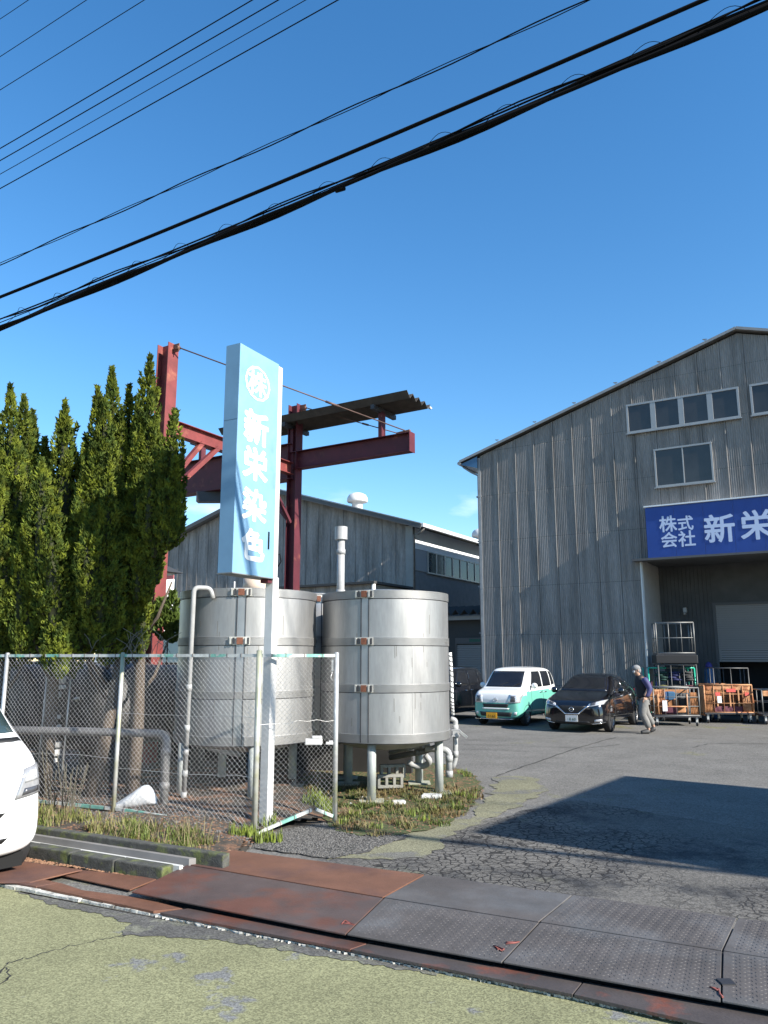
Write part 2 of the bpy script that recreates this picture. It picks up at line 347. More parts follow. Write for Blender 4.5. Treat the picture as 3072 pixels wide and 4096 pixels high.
patch_m = asphalt('dark_repair_asphalt', (0.10, 0.096, 0.088), 90, (0.15, 0.148, 0.115), (0.5, 0.56), 3.5)
sheet('road_patch', ragged([G(60, 3565), G(320, 3612), G(640, 3668), G(1150, 3775), G(1750, 3885), G(1750, 3905), G(1100, 3800), G(860, 3765), G(640, 3750), G(480, 3745), G(520, 3700), G(400, 3660), G(230, 3630)], .03, .012), 0.008, patch_m)
lid_grey = M('worn_lid_steel', (0.075, 0.062, 0.058), 0.65, 0.2, var=0.25, vscale=3, bump=0.25, col2=(0.17, 0.06, 0.04), c2pos=(0.58, 0.66), c2scale=1.9, fine=0.12, fscale=80)
# steel strip along the road (lower lid) and raised plates
near = lambda x: 3528+0.186*x+(0.000004*x*x)
def tops(x): return near(x) if x > 600 else 3541+(x)*.178
mb = MB(); xs_ = [620+i*14 for i in range(190)]
for xa, xb in zip(xs_, xs_[1:]):
    o1, o2 = rnd.uniform(24, 33), rnd.uniform(24, 33)
    pa, pb, pc, pd = G(xa, near(xa)+o1), G(xb, near(xb)+o2), G(xb, near(xb)-6), G(xa, near(xa)-6)
    mb.prism([pa[:2], pb[:2], pc[:2], pd[:2]], 0.0, rnd.uniform(.016, .020))
mb.build('road_edge_lip', edge_conc)['kind'] = 'structure'
cover = thing('gutter_strip', 'rusty flat steel strip lids along the road edge in front of the raised plates', 'steel strip', tuple(G(616, 3654)))
def plate(name, px, z, th, mat, parent, lift=0.0):
    P = [G(x, y, z) for x, y in px]
    if sum((P[i].x*P[(i+1) % len(P)].y-P[(i+1) % len(P)].x*P[i].y) for i in range(len(P))) < 0: P.reverse()
    mb = MB(); mb.prism([(p.x-parent.location.x, p.y-parent.location.y) for p in P], z-th-parent.location.z, z-parent.location.z)
    return mb.build(name, mat, parent, bevel=0.003)
zs = 0.045
def lerp(a, b, t): return (a[0]+(b[0]-a[0])*t, a[1]+(b[1]-a[1])*t)
# near edge line of the strip and front edge line of the plates in the photo
near = lambda x: 3528+0.186*x+(0.000004*x*x)
front = lambda x: 3738+(x-1400)*0.1775
back = lambda x: 3456+(x-1400)*0.1385
mid = lambda x: 3571+(x-1400)*0.1567
plate('strip_lid', [(640, near(640)), (1400, near(1400)), (1470, front(1470)+22), (752, front(752)+10)], zs, 0.02, half_rust, cover)
plate('strip_lid', [(1405, near(1405)), (2290, near(2290)), (2330, front(2330)+22), (1475, front(1475)+22)], zs, 0.02, lid_grey, cover)
plate('strip_lid', [(2296, near(2296)), (3600, near(3600)+20), (3600, front(3600)+26), (2336, front(2336)+22)], zs, 0.02, lid_grey, cover)
plate('strip_lid', [(150, 3545), (614, near(614)), (730, front(752)+10), (560, 3590), (330, 3560), (240, 3530)], zs, 0.02, rust, cover)
plate('strip_lid', [(-500, 3430), (145, 3545), (235, 3530), (120, 3505), (-500, 3405)], zs, 0.02, rust, cover)

plates = thing('plate_ramp', 'raised steel checker plates bridging the gutter at the yard entrance', 'steel plates', tuple(G(1400, 3600)))
zp = 0.088
FE = [523, 1385, 2010, 2885, 3900]; BE = [926, 1700, 2290, 2950, 3800]
ML = [743, 1535, 2158, 2890, 3800]
mats_low = [half_rust, plate_grey, plate_grey, plate_grey]; mats_up = [rust, plate_grey, plate_grey, plate_grey]
for i in range(4):
    g = 4
    plate('steel_plate', [(FE[i]+g, front(FE[i]) if i else 3566), (FE[i+1]-g, front(FE[i+1])), (ML[i+1]-g, mid(ML[i+1])), (ML[i]+g, mid(ML[i]) if i else 3460)], zp, 0.012, mats_low[i], plates)
    plate('steel_plate', [(ML[i]+g, (mid(ML[i]) if i else 3460)-4), (ML[i+1]-g, mid(ML[i+1])-4), (BE[i+1]-g, back(BE[i+1])), (BE[i]+g, back(BE[i]) if i else 3400)], zp, 0.012, mats_up[i], plates)
# concrete footing under the plates, set back; its near-black colour paints the shade in the gap
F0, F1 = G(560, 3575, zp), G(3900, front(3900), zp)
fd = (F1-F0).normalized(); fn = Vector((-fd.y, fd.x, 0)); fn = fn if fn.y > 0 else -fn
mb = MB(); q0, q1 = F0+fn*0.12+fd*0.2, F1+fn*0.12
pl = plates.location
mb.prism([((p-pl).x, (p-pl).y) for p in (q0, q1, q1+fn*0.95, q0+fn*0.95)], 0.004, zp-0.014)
mb.build('gap_shade_footing', M('footing', (0.02, 0.02, 0.02), 0.95), plates)
# raised lozenge tread of the checker plates
def tread(region, name):
    mb = MB(); a, b, c_, d = [G(x, y, zp) for x, y in region]    # a front-left, b front-right, c back-right, d back-left
    l = (b-a).length; wdt = (d-a).length; nx = int(l/0.040); ny = int(wdt/0.030)
    for j in range(1, ny):
        for i in range(1, nx):
            s, t = (i+(0.5 if j % 2 else 0))/nx, j/ny
            p = a.lerp(b, s).lerp(d.lerp(c_, s), t)-pl
            ang = R(25 if (i+j) % 2 else -65)+math.atan2(rd.y, rd.x)
            dx, dy = math.cos(ang), math.sin(ang); L2, W2 = 0.0125, 0.0048
            vs = [(p.x+dx*L2, p.y+dy*L2, p.z-0.001), (p.x-dy*W2, p.y+dx*W2, p.z-0.001), (p.x-dx*L2, p.y-dy*L2, p.z-0.001), (p.x+dy*W2, p.y-dx*W2, p.z-0.001), (p.x+dx*L2*.5, p.y+dy*L2*.5, p.z+0.0028), (p.x-dx*L2*.5, p.y-dy*L2*.5, p.z+0.0028)]
            mb.add(vs, [(0, 1, 4), (1, 5, 4), (1, 2, 5), (2, 3, 5), (3, 4, 5), (3, 0, 4)])
    mb.build(name, tread_m, plates)['kind'] = 'stuff'
for i in (1, 2, 3):
    tread([(FE[i]+14, front(FE[i])-6), (FE[i+1]-14, front(FE[i+1])-6), (ML[i+1]-10, mid(ML[i+1])+4), (ML[i]+10, mid(ML[i])+4)], 'raised_tread')
for i in (2, 3):
    tread([(ML[i]+14, mid(ML[i])-8), (ML[i+1]-14, mid(ML[i+1])-8), (BE[i+1]-10, back(BE[i+1])+4), (BE[i]+10, back(BE[i])+4)], 'raised_tread')
for (x, y) in ((2000, 3800), (2050, 3770), (1395, 3690), (2870, 3960)):
    mb = MB(); c0 = G(x, y, zp)-pl
    pts = [c0+Vector((rnd.uniform(-.05, .05), rnd.uniform(-.07, .07)+k*0.02-0.05, 0.004)) for k in range(5)]
    mb.tube(pts, 0.006, 5); mb.build('weld_bead', weld_m, plates)
for x, y in ((2905, 3930),):
    mb = MB(); c0 = G(x, y, zp)-pl; mb.box((c0.x-.04, c0.y-.04, c0.z-.001), (c0.x+.04, c0.y+.04, c0.z+.008)); mb.build('patch_plate', dark_steel, plates)

# left: rust plates, litter, kerb, drain, raised bed
lp = thing('rusty_gutter_plate', 'two low rusty steel gutter plates on the shoulder in front of the mossy kerb', 'steel plate', tuple(G(300, 3530)))
plate('steel_plate', [(-200, 3530), (120, 3528), (258, 3495), (330, 3478), (100, 3445), (-200, 3420)], 0.055, 0.012, rust, lp)
plate('steel_plate', [(250, 3500), (520, 3558), (640, 3510), (560, 3505), (335, 3480)], 0.03, 0.012, rust, lp)
def strip(name, pxs, z0, z1, mat, label=None, cat=None, bev=0.01):
    P = [G(x, y, z1) for x, y in pxs]
    if sum((P[i].x*P[(i+1) % len(P)].y-P[(i+1) % len(P)].x*P[i].y) for i in range(len(P))) < 0: P.reverse()
    mb = MB(); mb.prism([(p.x, p.y) for p in P], z0, z1); o = mb.build(name, mat, None, bev)
    if label: tag(o, label, cat)
    else: o['kind'] = 'structure'
    return o
# kerb stones, one by one
kerb = thing('kerb', 'low mossy concrete kerb beside the drain channel left of the plates', 'kerb', tuple(G(400, 3440)))
kz = 0.13
k0, k1 = G(-600, 3268, kz), G(650, 3472, kz); kd = (k1-k0).normalized(); kn = Vector((-kd.y, kd.x, 0)); kn = kn if kn.y > 0 else -kn
Lk = (k1-k0).length; t = Lk; j = 0
while t > 0.3:
    ln = 0.58; a = k0+kd*(t-ln); b = k0+kd*(t-0.008)
    mb = MB(); jit = rnd.uniform(-.006, .006)
    m4 = Matrix.Translation(a-kerb.location)
    P = [Vector((0, 0, 0))+kn*jit, kd*(ln-0.008)+kn*jit, kd*(ln-0.008)+kn*0.15, kn*0.15]
    mb.prism([(p.x, p.y) for p in P], 0.0-kz, rnd.uniform(-.004, .004), m4)
    mb.build('kerb_stone', moss_conc, kerb, 0.012); t -= ln
mb = MB(); aa = k0+kn*0.15; bb = k1+kn*0.15+kd*0.12
mb.prism([p[:2] for p in (aa, bb, bb+kn*0.22, aa+kn*0.22)], 0.0, 0.07); mb.build('drain_floor', pale_conc)['kind'] = 'structure'
mb = MB(); mb.prism([p[:2] for p in (aa+kn*0.002, bb+kn*0.002-kd*.06, bb+kn*0.045-kd*.06, aa+kn*0.045)], 0.07, 0.118); mb.build('drain_lip', M('white_concrete_lip', (.55, .54, .50), .8, var=.12, vscale=8))['kind'] = 'structure'
mb = MB(); mb.prism([p[:2] for p in (aa+kn*0.17, bb+kn*0.17-kd*.1, bb+kn*0.218-kd*.06, aa+kn*0.218)], 0.07, 0.14); mb.build('drain_side', M('drain_side_grey', (.20, .19, .18), .85, var=.12))['kind'] = 'structure'
mb = MB(); cc = aa+kn*0.22; dd = bb+kn*0.22+kd*0.25
mb.prism([p[:2] for p in (cc, dd, dd+kn*0.10, cc+kn*0.10)], 0.0, 0.20); mb.build('channel_wall', moss_conc, None, 0.012)['kind'] = 'structure'
# bed behind the channel wall (soil), with the ground inside the fence
bed = [cc+kn*0.10, dd+kn*0.10, G(1010, 3375), G(1040, 3350), G(1330, 3285), G(1250, 3180), Vector((-1.2, 11.2, 0)), Vector((-1.5, 16, 0)), Vector((-14, 19, 0))]
mb = MB(); NB = 60
def bz(x, y):   # soft mound near the fence, level with the wall top on the left
    c_ = cc+kn*0.1; dist = (Vector((x, y, 0))-c_).dot(kn); al = (Vector((x, y, 0))-c_).dot(kd)
    edge = max(0, min(1, (Lk+0.3-al)/1.2))
    return 0.015+0.13*edge+0.02*math.sin(x*5.1)*math.sin(y*4.3)*edge
minx, maxx = -14, -0.4
vs = []; fs = []; idx = {}
def inpoly(x, y, P):
    r = False; n = len(P); j = n-1
    for i in range(n):
        if ((P[i][1] > y) != (P[j][1] > y)) and (x < (P[j][0]-P[i][0])*(y-P[i][1])/(P[j][1]-P[i][1])+P[i][0]): r = not r
        j = i
    return r
sheet('soil_bed', bed, 0.012, soil_m)
st = 0.12
for i in range(int(10/st)):
    for j in range(int(9/st)):
        x, y = -9.5+i*st, 7.6+j*st
        if all(inpoly(x+a*st, y+b*st, bed) for a in (0, 1) for b in (0, 1)):
            f = []
            for a, b in ((0, 0), (1, 0), (1, 1), (0, 1)):
                kk = (i+a, j+b)
                if kk not in idx: idx[kk] = len(vs); vs.append((x+a*st, y+b*st, bz(x+a*st, y+b*st)))
                f.append(idx[kk])
            fs.append(tuple(f))
mb.add(vs, fs, None, True); mb.build('soil_mound', soil_m)['kind'] = 'structure'
island = [G(1345, 3330), G(1440, 3350), G(1620, 3345), G(1760, 3310), G(1880, 3240), G(1935, 3170), G(1900, 3105), G(1840, 3080), G(1780, 3060), G(1300, 3020), G(1200, 3120), G(1250, 3240)]
sheet('planted_island', ragged(island, .08, .03), 0.02, moss_soil)
sheet('gravel_patch', ragged([G(1000, 3390), G(1060, 3335), G(1330, 3290), G(1440, 3345), G(1640, 3345), G(1500, 3400), G(1330, 3440), G(1180, 3420)], .1, .04), 0.013, gravel_m)

def heightat(x, y): return bz(x, y) if inpoly(x, y, bed) else 0.02

# grass, weeds, litter
def grass(name, spots, n, h, mat, spread, label_kind='stuff', wdt=0.006, lean=0.5):
    vs = []; fs = []
    for (x, y, r) in spots:
        for k in range(int(n*r*r*10)):
            a = rnd.uniform(0, 6.28); q = r*math.sqrt(rnd.random()); px, py = x+q*math.cos(a), y+q*math.sin(a)
            z0 = heightat(px, py)-0.01; hh = h*rnd.uniform(0.35, 1.15); b = rnd.uniform(0, 6.28); ln = lean*rnd.random()*hh
            dx, dy = math.cos(b), math.sin(b); w2 = wdt*rnd.uniform(.6, 1.3)
            i = len(vs)
            vs += [(px-dy*w2, py+dx*w2, z0), (px+dy*w2, py-dx*w2, z0), (px+dx*ln*.35+dy*w2*.7, py+dy*ln*.35-dx*w2*.7, z0+hh*.6), (px+dx*ln*.35-dy*w2*.7, py+dy*ln*.35+dx*w2*.7, z0+hh*.6), (px+dx*ln, py+dy*ln, z0+hh)]
            fs += [(i, i+1, i+2, i+3), (i+3, i+2, i+4)]
    me = bpy.data.meshes.new(name); me.from_pydata(vs, [], fs); me.materials.append(mat)
    o = bpy.data.objects.new(name, me); C.objects.link(o); o['kind'] = 'stuff'; return o
def leafmat(name, c, c2, sc_=3.0):
    m = M(name, c, 0.6, var=0.35, vscale=9, col2=c2, c2pos=(0.42, 0.6), c2scale=sc_, spec=0.3); 
    return m
grass_m = leafmat('grass_blades', (0.10, 0.135, 0.025), (0.16, 0.16, 0.05))
weed_m = leafmat('low_weeds', (0.075, 0.10, 0.022), (0.15, 0.10, 0.045), 2.2)
lime_m = leafmat('bright_grass', (0.16, 0.20, 0.03), (0.12, 0.15, 0.04))
spots = []
for i in range(60):
    x = rnd.uniform(-5.2, -1.6); base = cc+kn*0.16; tpar = (x-base.x)/kd.x; p = base+kd*tpar
    spots.append((p.x, p.y+rnd.uniform(0.05, 0.75), rnd.uniform(.06, .16)))
grass('roadside_grass', spots, 300, 0.12, grass_m, 0, lean=1.1)
grass('bright_grass_tuft', [(G(1030+dx, 3372)[0], G(1030+dx, 3372)[1], .10) for dx in (-80, -40, 0, 30, 65)], 700, 0.13, lime_m, 0)
grass('fence_foot_grass', [(*G(px, py)[:2], .11) for px, py in ((1260, 3235), (1290, 3255), (1300, 3270), (1240, 3250), (1065, 3330), (1310, 3240))], 600, 0.15, lime_m, 0)
isl = []
for i in range(300):
    x, y = rnd.uniform(-1.3, 1.7), rnd.uniform(9.0, 13.2)
    if inpoly(x, y, island) and y < 12.2: isl.append((x, y, .11))
grass('island_weeds', isl, 260, 0.07, weed_m, 0, wdt=0.009, lean=1.2)
grass('island_grass', [(*G(px, py)[:2], .09) for px, py in ((1850, 3100), (1870, 3110), (1840, 3190), (1700, 3290), (1600, 3310), (1560, 3230), (1500, 3320), (1420, 3270), (1380, 3300), (1820, 3240), (1730, 3250), (1640, 3270), (1880, 3200))], 500, 0.10, lime_m, 0)
grass('dry_grass', [(x+.05, y, r) for x, y, r in spots[::2]], 170, 0.20, M('straw_grass', (.20, .16, .08), .8, var=.3), 0, lean=1.5, wdt=.004)
grass('broad_weeds', [(x, y-.04, r*.8) for x, y, r in spots[::3]], 200, 0.07, weed_m, 0, wdt=.014, lean=1.6)
grass('straw_weeds', isl[::4], 160, 0.12, M('straw_grass', (.20, .16, .08), .8, var=.3), 0, lean=1.6, wdt=.004)
# gravel stones and dry leaves
def litter(name, area, n, smin, smax, mat, flat=0.5, z=None):
    vs = []; fs = []; cnt = 0
    xs = [p[0] for p in area]; ys = [p[1] for p in area]
    while cnt < n:
        x, y = rnd.uniform(min(xs), max(xs)), rnd.uniform(min(ys), max(ys))
        cnt += 1
        if not inpoly(x, y, area): continue
        s = rnd.uniform(smin, smax); z0 = heightat(x, y) if z is None else z
        a = rnd.uniform(0, 6.28); i = len(vs)
        for k in range(4):
            b = a+k*1.57+rnd.uniform(-.3, .3); r = s*rnd.uniform(.7, 1.1); vs.append((x+r*math.cos(b), y+r*math.sin(b), z0+rnd.uniform(0, s*flat*.4)))
        vs += [(x, y, z0+s*flat), (x, y, z0-s*flat*.3)]
        fs += [(i+k, i+(k+1) % 4, i+4) for k in range(4)]
    me = bpy.data.meshes.new(name); me.from_pydata(vs, [], fs); me.materials.append(mat)
    o = bpy.data.objects.new(name, me); C.objects.link(o); o['kind'] = 'stuff'; return o
stone_m = M('gravel_stones', (0.105, 0.10, 0.092), 0.9, var=0.8, vscale=40)
litter('gravel', [G(1000, 3395), G(1060, 3335), G(1330, 3290), G(1440, 3345), G(1640, 3345), G(1500, 3400), G(1330, 3440), G(1180, 3420)], 9000, .006, .016, stone_m, 0.8, 0.012)
litter('bed_rubble', [G(300, 3350), G(1000, 3400), G(1040, 3340), G(700, 3250), G(200, 3200)], 6000, .006, .02, stone_m, 0.8)
litter('fallen_leaves', [cc+kn*0.1, dd+kn*0.05, G(1020, 3370), G(900, 3250), G(100, 3100)], 9000, .01, .028, litter_m, 0.25)
litter('gutter_litter', [G(100, 3420), G(640, 3520), G(560, 3520), G(330, 3485), G(60, 3450)], 5000, .008, .022, litter_m, 0.5, 0.02)
litter('island_leaves', island, 5000, .01, .022, litter_m, 0.3, 0.022)
# long joint lines in the yard surface
def crackline(pts, w_=0.012):
    P = [G(x, y, 0.005) for x, y in pts]; Q = []
    for a, b in zip(P, P[1:]):
        for k in range(8): Q.append(a.lerp(b, k/8)+Vector((rnd.uniform(-.012, .012), rnd.uniform(-.03, .03), 0)))
    vs = []; fs = []
    for i, p in enumerate(Q):
        d = (Q[min(i+1, len(Q)-1)]-Q[max(i-1, 0)]).normalized(); s = Vector((-d.y, d.x, 0))*w_*rnd.uniform(.3, 1.3)
        vs += [tuple(p-s), tuple(p+s)]
        if i: fs.append((2*i-2, 2*i, 2*i+1, 2*i-1))
    mb = MB(); mb.add(vs, fs); o = mb.build('pavement_crack', M('crack_dark', (0.02, 0.02, 0.02), 0.95)); o['kind'] = 'structure'
    if o.data.polygons[0].normal.z < 0: o.data.flip_normals()
crackline([(1985, 3105), (2110, 3060), (2330, 2985), (2480, 2945)], 0.016)
crackline([(1830, 2975), (2100, 2985), (2350, 2992), (2500, 2975)], 0.015)
crackline([(1840, 2995), (2000, 3000), (2140, 3008)], 0.012)
crackline([(2770, 2990), (2830, 2975), (3072, 2973), (3300, 2975)], 0.016)
crackline([(0, 3890), (30, 3850), (110, 3830), (330, 3770), (480, 3745), (600, 3712)], 0.006)
crackline([(0, 3940), (40, 3905), (15, 3870)], 0.006)

# ------------------------------------------------------------ warehouses
W0 = G(1940, 2850)
def wallmat(P0):        # local frame of a front wall: x along U, y into the building along V
    return Matrix(((U.x, V.x, 0, P0.x), (U.y, V.y, 0, P0.y), (0, 0, 1, 0), (0, 0, 0, 1)))
WR = math.atan2(U.y, U.x)
def wlocal(px, py, P0, off=0.0):   # photo pixel -> (u, z) on that wall
    r = ray(px, py); t = (P0-V*off).dot(V)/r.dot(V) if False else ((P0-V*off-Vector((0, 0, CH))).dot(V))/r.dot(V)
    p = Vector((0, 0, CH))+r*t; return ((p-P0).dot(U), p.z)
SHEETS = {}
PITCHW, SW = 0.0655, 0.72
def corr_sheet(u0, u1, zlo, zhi, mat, name='slate_sheet', seg=6, last=0.026, amp=0.0095, pitch=PITCHW):
    """corrugated sheet; zlo, zhi are functions of u; last ridge lies over the next sheet"""
    key = None
    n = max(2, int(round((u1-u0)/pitch*seg)))
    vs = []; fs = []; nv = 0
    for i in range(n+1):
        u = u0+(u1-u0)*i/n; ph = (u-u0)/pitch*2*math.pi
        d = -amp*(1-math.cos(ph))/2*2 if True else 0
        d += -last*max(0, (u-(u1-pitch))/pitch)**0.5 if u > u1-pitch else 0
        a, b = zlo(u), zhi(u)
        if b < a: b = a
        vs += [(u, d, a), (u, d, b)]
    fs = [(2*i, 2*i+2, 2*i+3, 2*i+1) for i in range(n)]
    return vs, fs, n
def clad(parent, mat, u_start, u_end, seams, top, holes=(), stagger=0.0, name='slate_sheet', seg=6, pitch=PITCHW, sw=SW):
    """lay sheets row by row; every sheet is its own object, whole ones share one mesh"""
    rows = list(zip(seams[:-1], seams[1:]))
    for r, (za, zb) in enumerate(rows):
        u = u_start-(stagger*(r % 2)); cache = None
        while u < u_end-0.02:
            ua, ub = max(u, u_start), min(u+sw, u_end)
            lo, hi = za+0.0, zb-0.006
            full = (ub-ua > sw-0.01) and top(ua) > hi and top(ub) > hi
            lo2 = lo; skip = False; cut = None
            for (h0, h1, hz0, hz1) in holes:
                if ub > h0+0.02 and ua < h1-0.02 and lo < hz1:
                    cut = (h0, h1, hz1); full = False
            def zlo(x, lo=lo, cut=cut):
                if cut and cut[0]-1e-4 <= x <= cut[1]+1e-4: return max(lo, cut[2])
                return lo
            def zhi(x, hi=hi): return min(hi, top(x))
            if full:
                if cache is None or (ub-ua) != cache[1]:
                    vs, fs, n = corr_sheet(0, ub-ua, lambda x: 0, lambda x: hi-lo, mat, pitch=pitch, seg=seg)
                    me = bpy.data.meshes.new(name); me.from_pydata(vs, [], fs); me.materials.append(mat)
                    me.polygons.foreach_set('use_smooth', [True]*len(fs)); cache = (me, ub-ua)
                o = bpy.data.objects.new(name, cache[0]); o.location = (ua, rnd.uniform(-.003, .001)-0.004*(len(rows)-r)*0, lo)
                o.rotation_euler = (R(0.16), 0, 0)
            else:
                if top((ua+ub)/2) <= lo+0.03 and top(ua) <= lo+0.03 and top(ub) <= lo+0.03: u += sw; continue
                vs, fs, n = corr_sheet(ua, ub, zlo, zhi, mat, pitch=pitch, seg=seg)
                fs = [f for f in fs if vs[f[2]][2]-vs[f[1]][2] > 0.01 or vs[f[3]][2]-vs[f[0]][2] > 0.01]
                if not fs: u += sw; continue
                me = bpy.data.meshes.new(name); me.from_pydata(vs, [], fs); me.materials.append(mat)
                me.polygons.foreach_set('use_smooth', [True]*len(fs))
                o = bpy.data.objects.new(name, me)
            C.objects.link(o); o.parent = parent; u += sw
    return
def window(parent, u0, u1, z0, z1, panes, glass, fw=0.07, mull=0.05, proud=0.09, name='window'):
    mb = MB(); y0, y1 = -proud, 0.0
    mb.box((u0, y0, z0), (u1, y1, z0+fw)); mb.box((u0, y0, z1-fw), (u1, y1, z1))
    mb.box((u0, y0+.001, z0+fw), (u0+fw, y1, z1-fw)); mb.box((u1-fw, y0+.001, z0+fw), (u1, y1, z1-fw))
    w_ = (u1-u0-2*fw-mull*(panes-1))/panes
    xs = []
    for k in range(panes):
        a = u0+fw+k*(w_+mull); xs.append((a, a+w_))
        if k < panes-1: mb.box((a+w_, y0+.006, z0+fw), (a+w_+mull, y1, z1-fw))
    f = mb.build(name, alu, parent, 0.004)
    mb = MB(); mb.box((u0-.03, -proud-.05, z0-.035), (u1+.03, -proud+.02, z0-.001)); mb.build('sill', alu, f)
    for a, b in xs:
        mb = MB(); mb.box((a+.002, -proud+.03, z0+fw+.002), (b-.002, -proud+.036, z1-fw-.002)); mb.build('pane', glass, f)
    return f

wh = thing('warehouse', 'large gabled warehouse clad in grey corrugated sheets with an open bay under a blue board', 'warehouse', tuple(W0), WR)
ridge_u, ridge_z, eave_z = 9.27, 12.40, 9.50
WW = 2*ridge_u; DEP = 16.0
top1 = lambda u: eave_z+(ridge_z-eave_z)*(1-abs(u-ridge_u)/ridge_u)-0.03
OPA, OPB, OPZ, REC = 5.78, 12.76, 5.14, 2.6
clad(wh, slate, 0.06, WW, [0.0, 1.0, 2.74, 4.46, 6.19, 7.92, 9.64, 11.3, 12.6], top1, holes=[(OPA, OPB, 0, OPZ)])
# backing wall behind the sheets (with the bay cut out), side walls, roof
mb = MB()
mb.box((0.02, 0.035, 0), (OPA, 0.12, eave_z)); mb.box((OPB, 0.035, 0), (WW, 0.12, eave_z)); mb.box((OPA, 0.035, OPZ), (OPB, 0.12, eave_z))
mb.add([(0.02, 0.035, eave_z), (WW, 0.035, eave_z), (ridge_u, 0.035, ridge_z-.05), (0.02, 0.12, eave_z), (WW, 0.12, eave_z), (ridge_u, 0.12, ridge_z-.05)], [(0, 1, 2), (3, 5, 4)])
mb.box((0.0, 0.13, 0), (0.1, DEP, eave_z)); mb.box((WW-.1, 0.13, 0), (WW, DEP, eave_z)); mb.box((0.1, DEP-.1, 0), (WW-.1, DEP, eave_z))
mb.build('wall', plain_wall, wh)
mb = MB()
for s in (0, 1):
    ov = 0.72; sl_ = (ridge_z-eave_z)/ridge_u
    ue = -ov if s == 0 else WW+ov; ze = eave_z-sl_*ov
    a = (ue, -0.16, ze+.02); b = (ridge_u, -0.16, ridge_z+.02); c_ = (ridge_u, DEP+.2, ridge_z+.02); d = (ue, DEP+.2, ze+.02)
    lo = [(p[0], p[1], p[2]-0.0) for p in (a, b, c_, d)]; hi = [(p[0], p[1], p[2]+0.10) for p in (a, b, c_, d)]
    mb.add(lo+hi, [(0, 1, 2, 3), (7, 6, 5, 4), (0, 4, 5, 1), (1, 5, 6, 2), (2, 6, 7, 3), (3, 7, 4, 0)])
roof1 = mb.build('roof', dark_roof, wh)
# bright verge trim, gutter, blue soffit box, snow guards
mb = MB()
for s in (0, 1):
    ue = -0.74 if s == 0 else WW+.74
    mb.bar((ue, -0.19, eave_z-.16), (ridge_u, -0.19, ridge_z+.10), 0.03, 0.09)
mb.build('verge_trim', trim_m, roof1)
mb = MB(); sl_ = (ridge_z-eave_z)/ridge_u
mb.add([(-.70, -.13, 9.22), (-.02, -.13, 9.0), (-.02, -.13, 9.46), (-.70, -.13, 9.25), (-.70, 3, 9.22), (-.02, 3, 9.0), (-.02, 3, 9.46), (-.70, 3, 9.25)], [(0, 1, 2, 3), (4, 7, 6, 5), (0, 4, 5, 1)])
mb.build('soffit_box', M('blue_fascia', (0.05, 0.14, 0.26), 0.5), roof1)
mb = MB(); mb.tube([(-.76, -.2, 9.27), (-.76, DEP, 9.27)], 0.07, 10); mb.build('gutter', trim_m, roof1)
mb = MB(); mb.tube([(-.74, .15, 9.2), (-.4, .12, 8.95), (-.09, .10, 8.75), (-.09, .08, 0.2)], 0.045, 8)
for z_ in (1.2, 2.8, 4.5, 6.2, 7.9): mb.box((-.15, .0, z_), (-.03, .15, z_+.05))
mb.build('downpipe', M('downpipe_grey', (0.22, 0.22, 0.23), 0.6), wh)
for k in range(1, 7):
    u = k*1.5-.6; z_ = eave_z+sl_*u+.12
    mb = MB(); mb.bar((u, -.12, z_), (u-.16, -.12, z_+.10), .03, .02); mb.bar((u-.16, -.12, z_+.10), (u-.02, -.12, z_+.085), .03, .02); mb.build('snow_guard', trim_m, roof1)
mb = MB(); mb.box((-.05, -.035, 0), (.055, .03, 9.42))
for z_ in (1.0, 2.74, 4.46, 6.19, 7.92): mb.box((-.06, -.045, z_-.02), (.065, .03, z_+.02))
mb.build('corner_trim', M('corner_trim_grey', (0.30, 0.30, 0.30), 0.7, var=0.15), wh)
# seam battens (thin dark horizontal laps)
mb = MB()
for z_ in (1.0, 2.74, 4.46, 6.19, 7.92, 9.64, 11.3):
    ua, ub = 0.06, WW
    if z_ > eave_z: q = (z_-eave_z)/sl_; ua, ub = q+.1, WW-q-.1
    segs = [(ua, ub)]
    if z_ < OPZ: segs = [(ua, OPA), (OPB, ub)]
    for a, b in segs: mb.box((a, -.010, z_-.012), (b, .03, z_+.003))
mb.build('lap_joint', seam_m, wh)
window(wh, 5.60, 9.18, 9.50, 10.54, 4, glass_dark, 0.07, 0.17)
window(wh, 9.50, 13.08, 9.50, 10.54, 4, glass_dark, 0.07, 0.17)
window(wh, 6.42, 8.25, 7.51, 8.83, 2, glass_dark, 0.06, 0.035)
window(wh, 10.4, 12.2, 7.51, 8.83, 2, glass_dark, 0.06, 0.035)
# recessed loading bay
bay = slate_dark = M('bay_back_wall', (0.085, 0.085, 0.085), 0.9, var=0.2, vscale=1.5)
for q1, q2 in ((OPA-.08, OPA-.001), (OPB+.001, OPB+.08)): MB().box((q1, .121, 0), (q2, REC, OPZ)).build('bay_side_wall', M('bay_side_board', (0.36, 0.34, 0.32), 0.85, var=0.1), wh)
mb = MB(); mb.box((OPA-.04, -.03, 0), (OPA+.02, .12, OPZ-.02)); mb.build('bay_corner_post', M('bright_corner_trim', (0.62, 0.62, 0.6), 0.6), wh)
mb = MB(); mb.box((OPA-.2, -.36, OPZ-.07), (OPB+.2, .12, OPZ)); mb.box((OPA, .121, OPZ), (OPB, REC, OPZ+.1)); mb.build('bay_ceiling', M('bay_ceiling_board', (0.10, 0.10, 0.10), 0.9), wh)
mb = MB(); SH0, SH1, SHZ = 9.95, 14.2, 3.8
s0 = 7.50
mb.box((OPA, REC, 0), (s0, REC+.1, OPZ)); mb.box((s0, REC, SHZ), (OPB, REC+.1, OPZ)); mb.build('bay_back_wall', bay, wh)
n = int((OPA-s0)/-0.13)
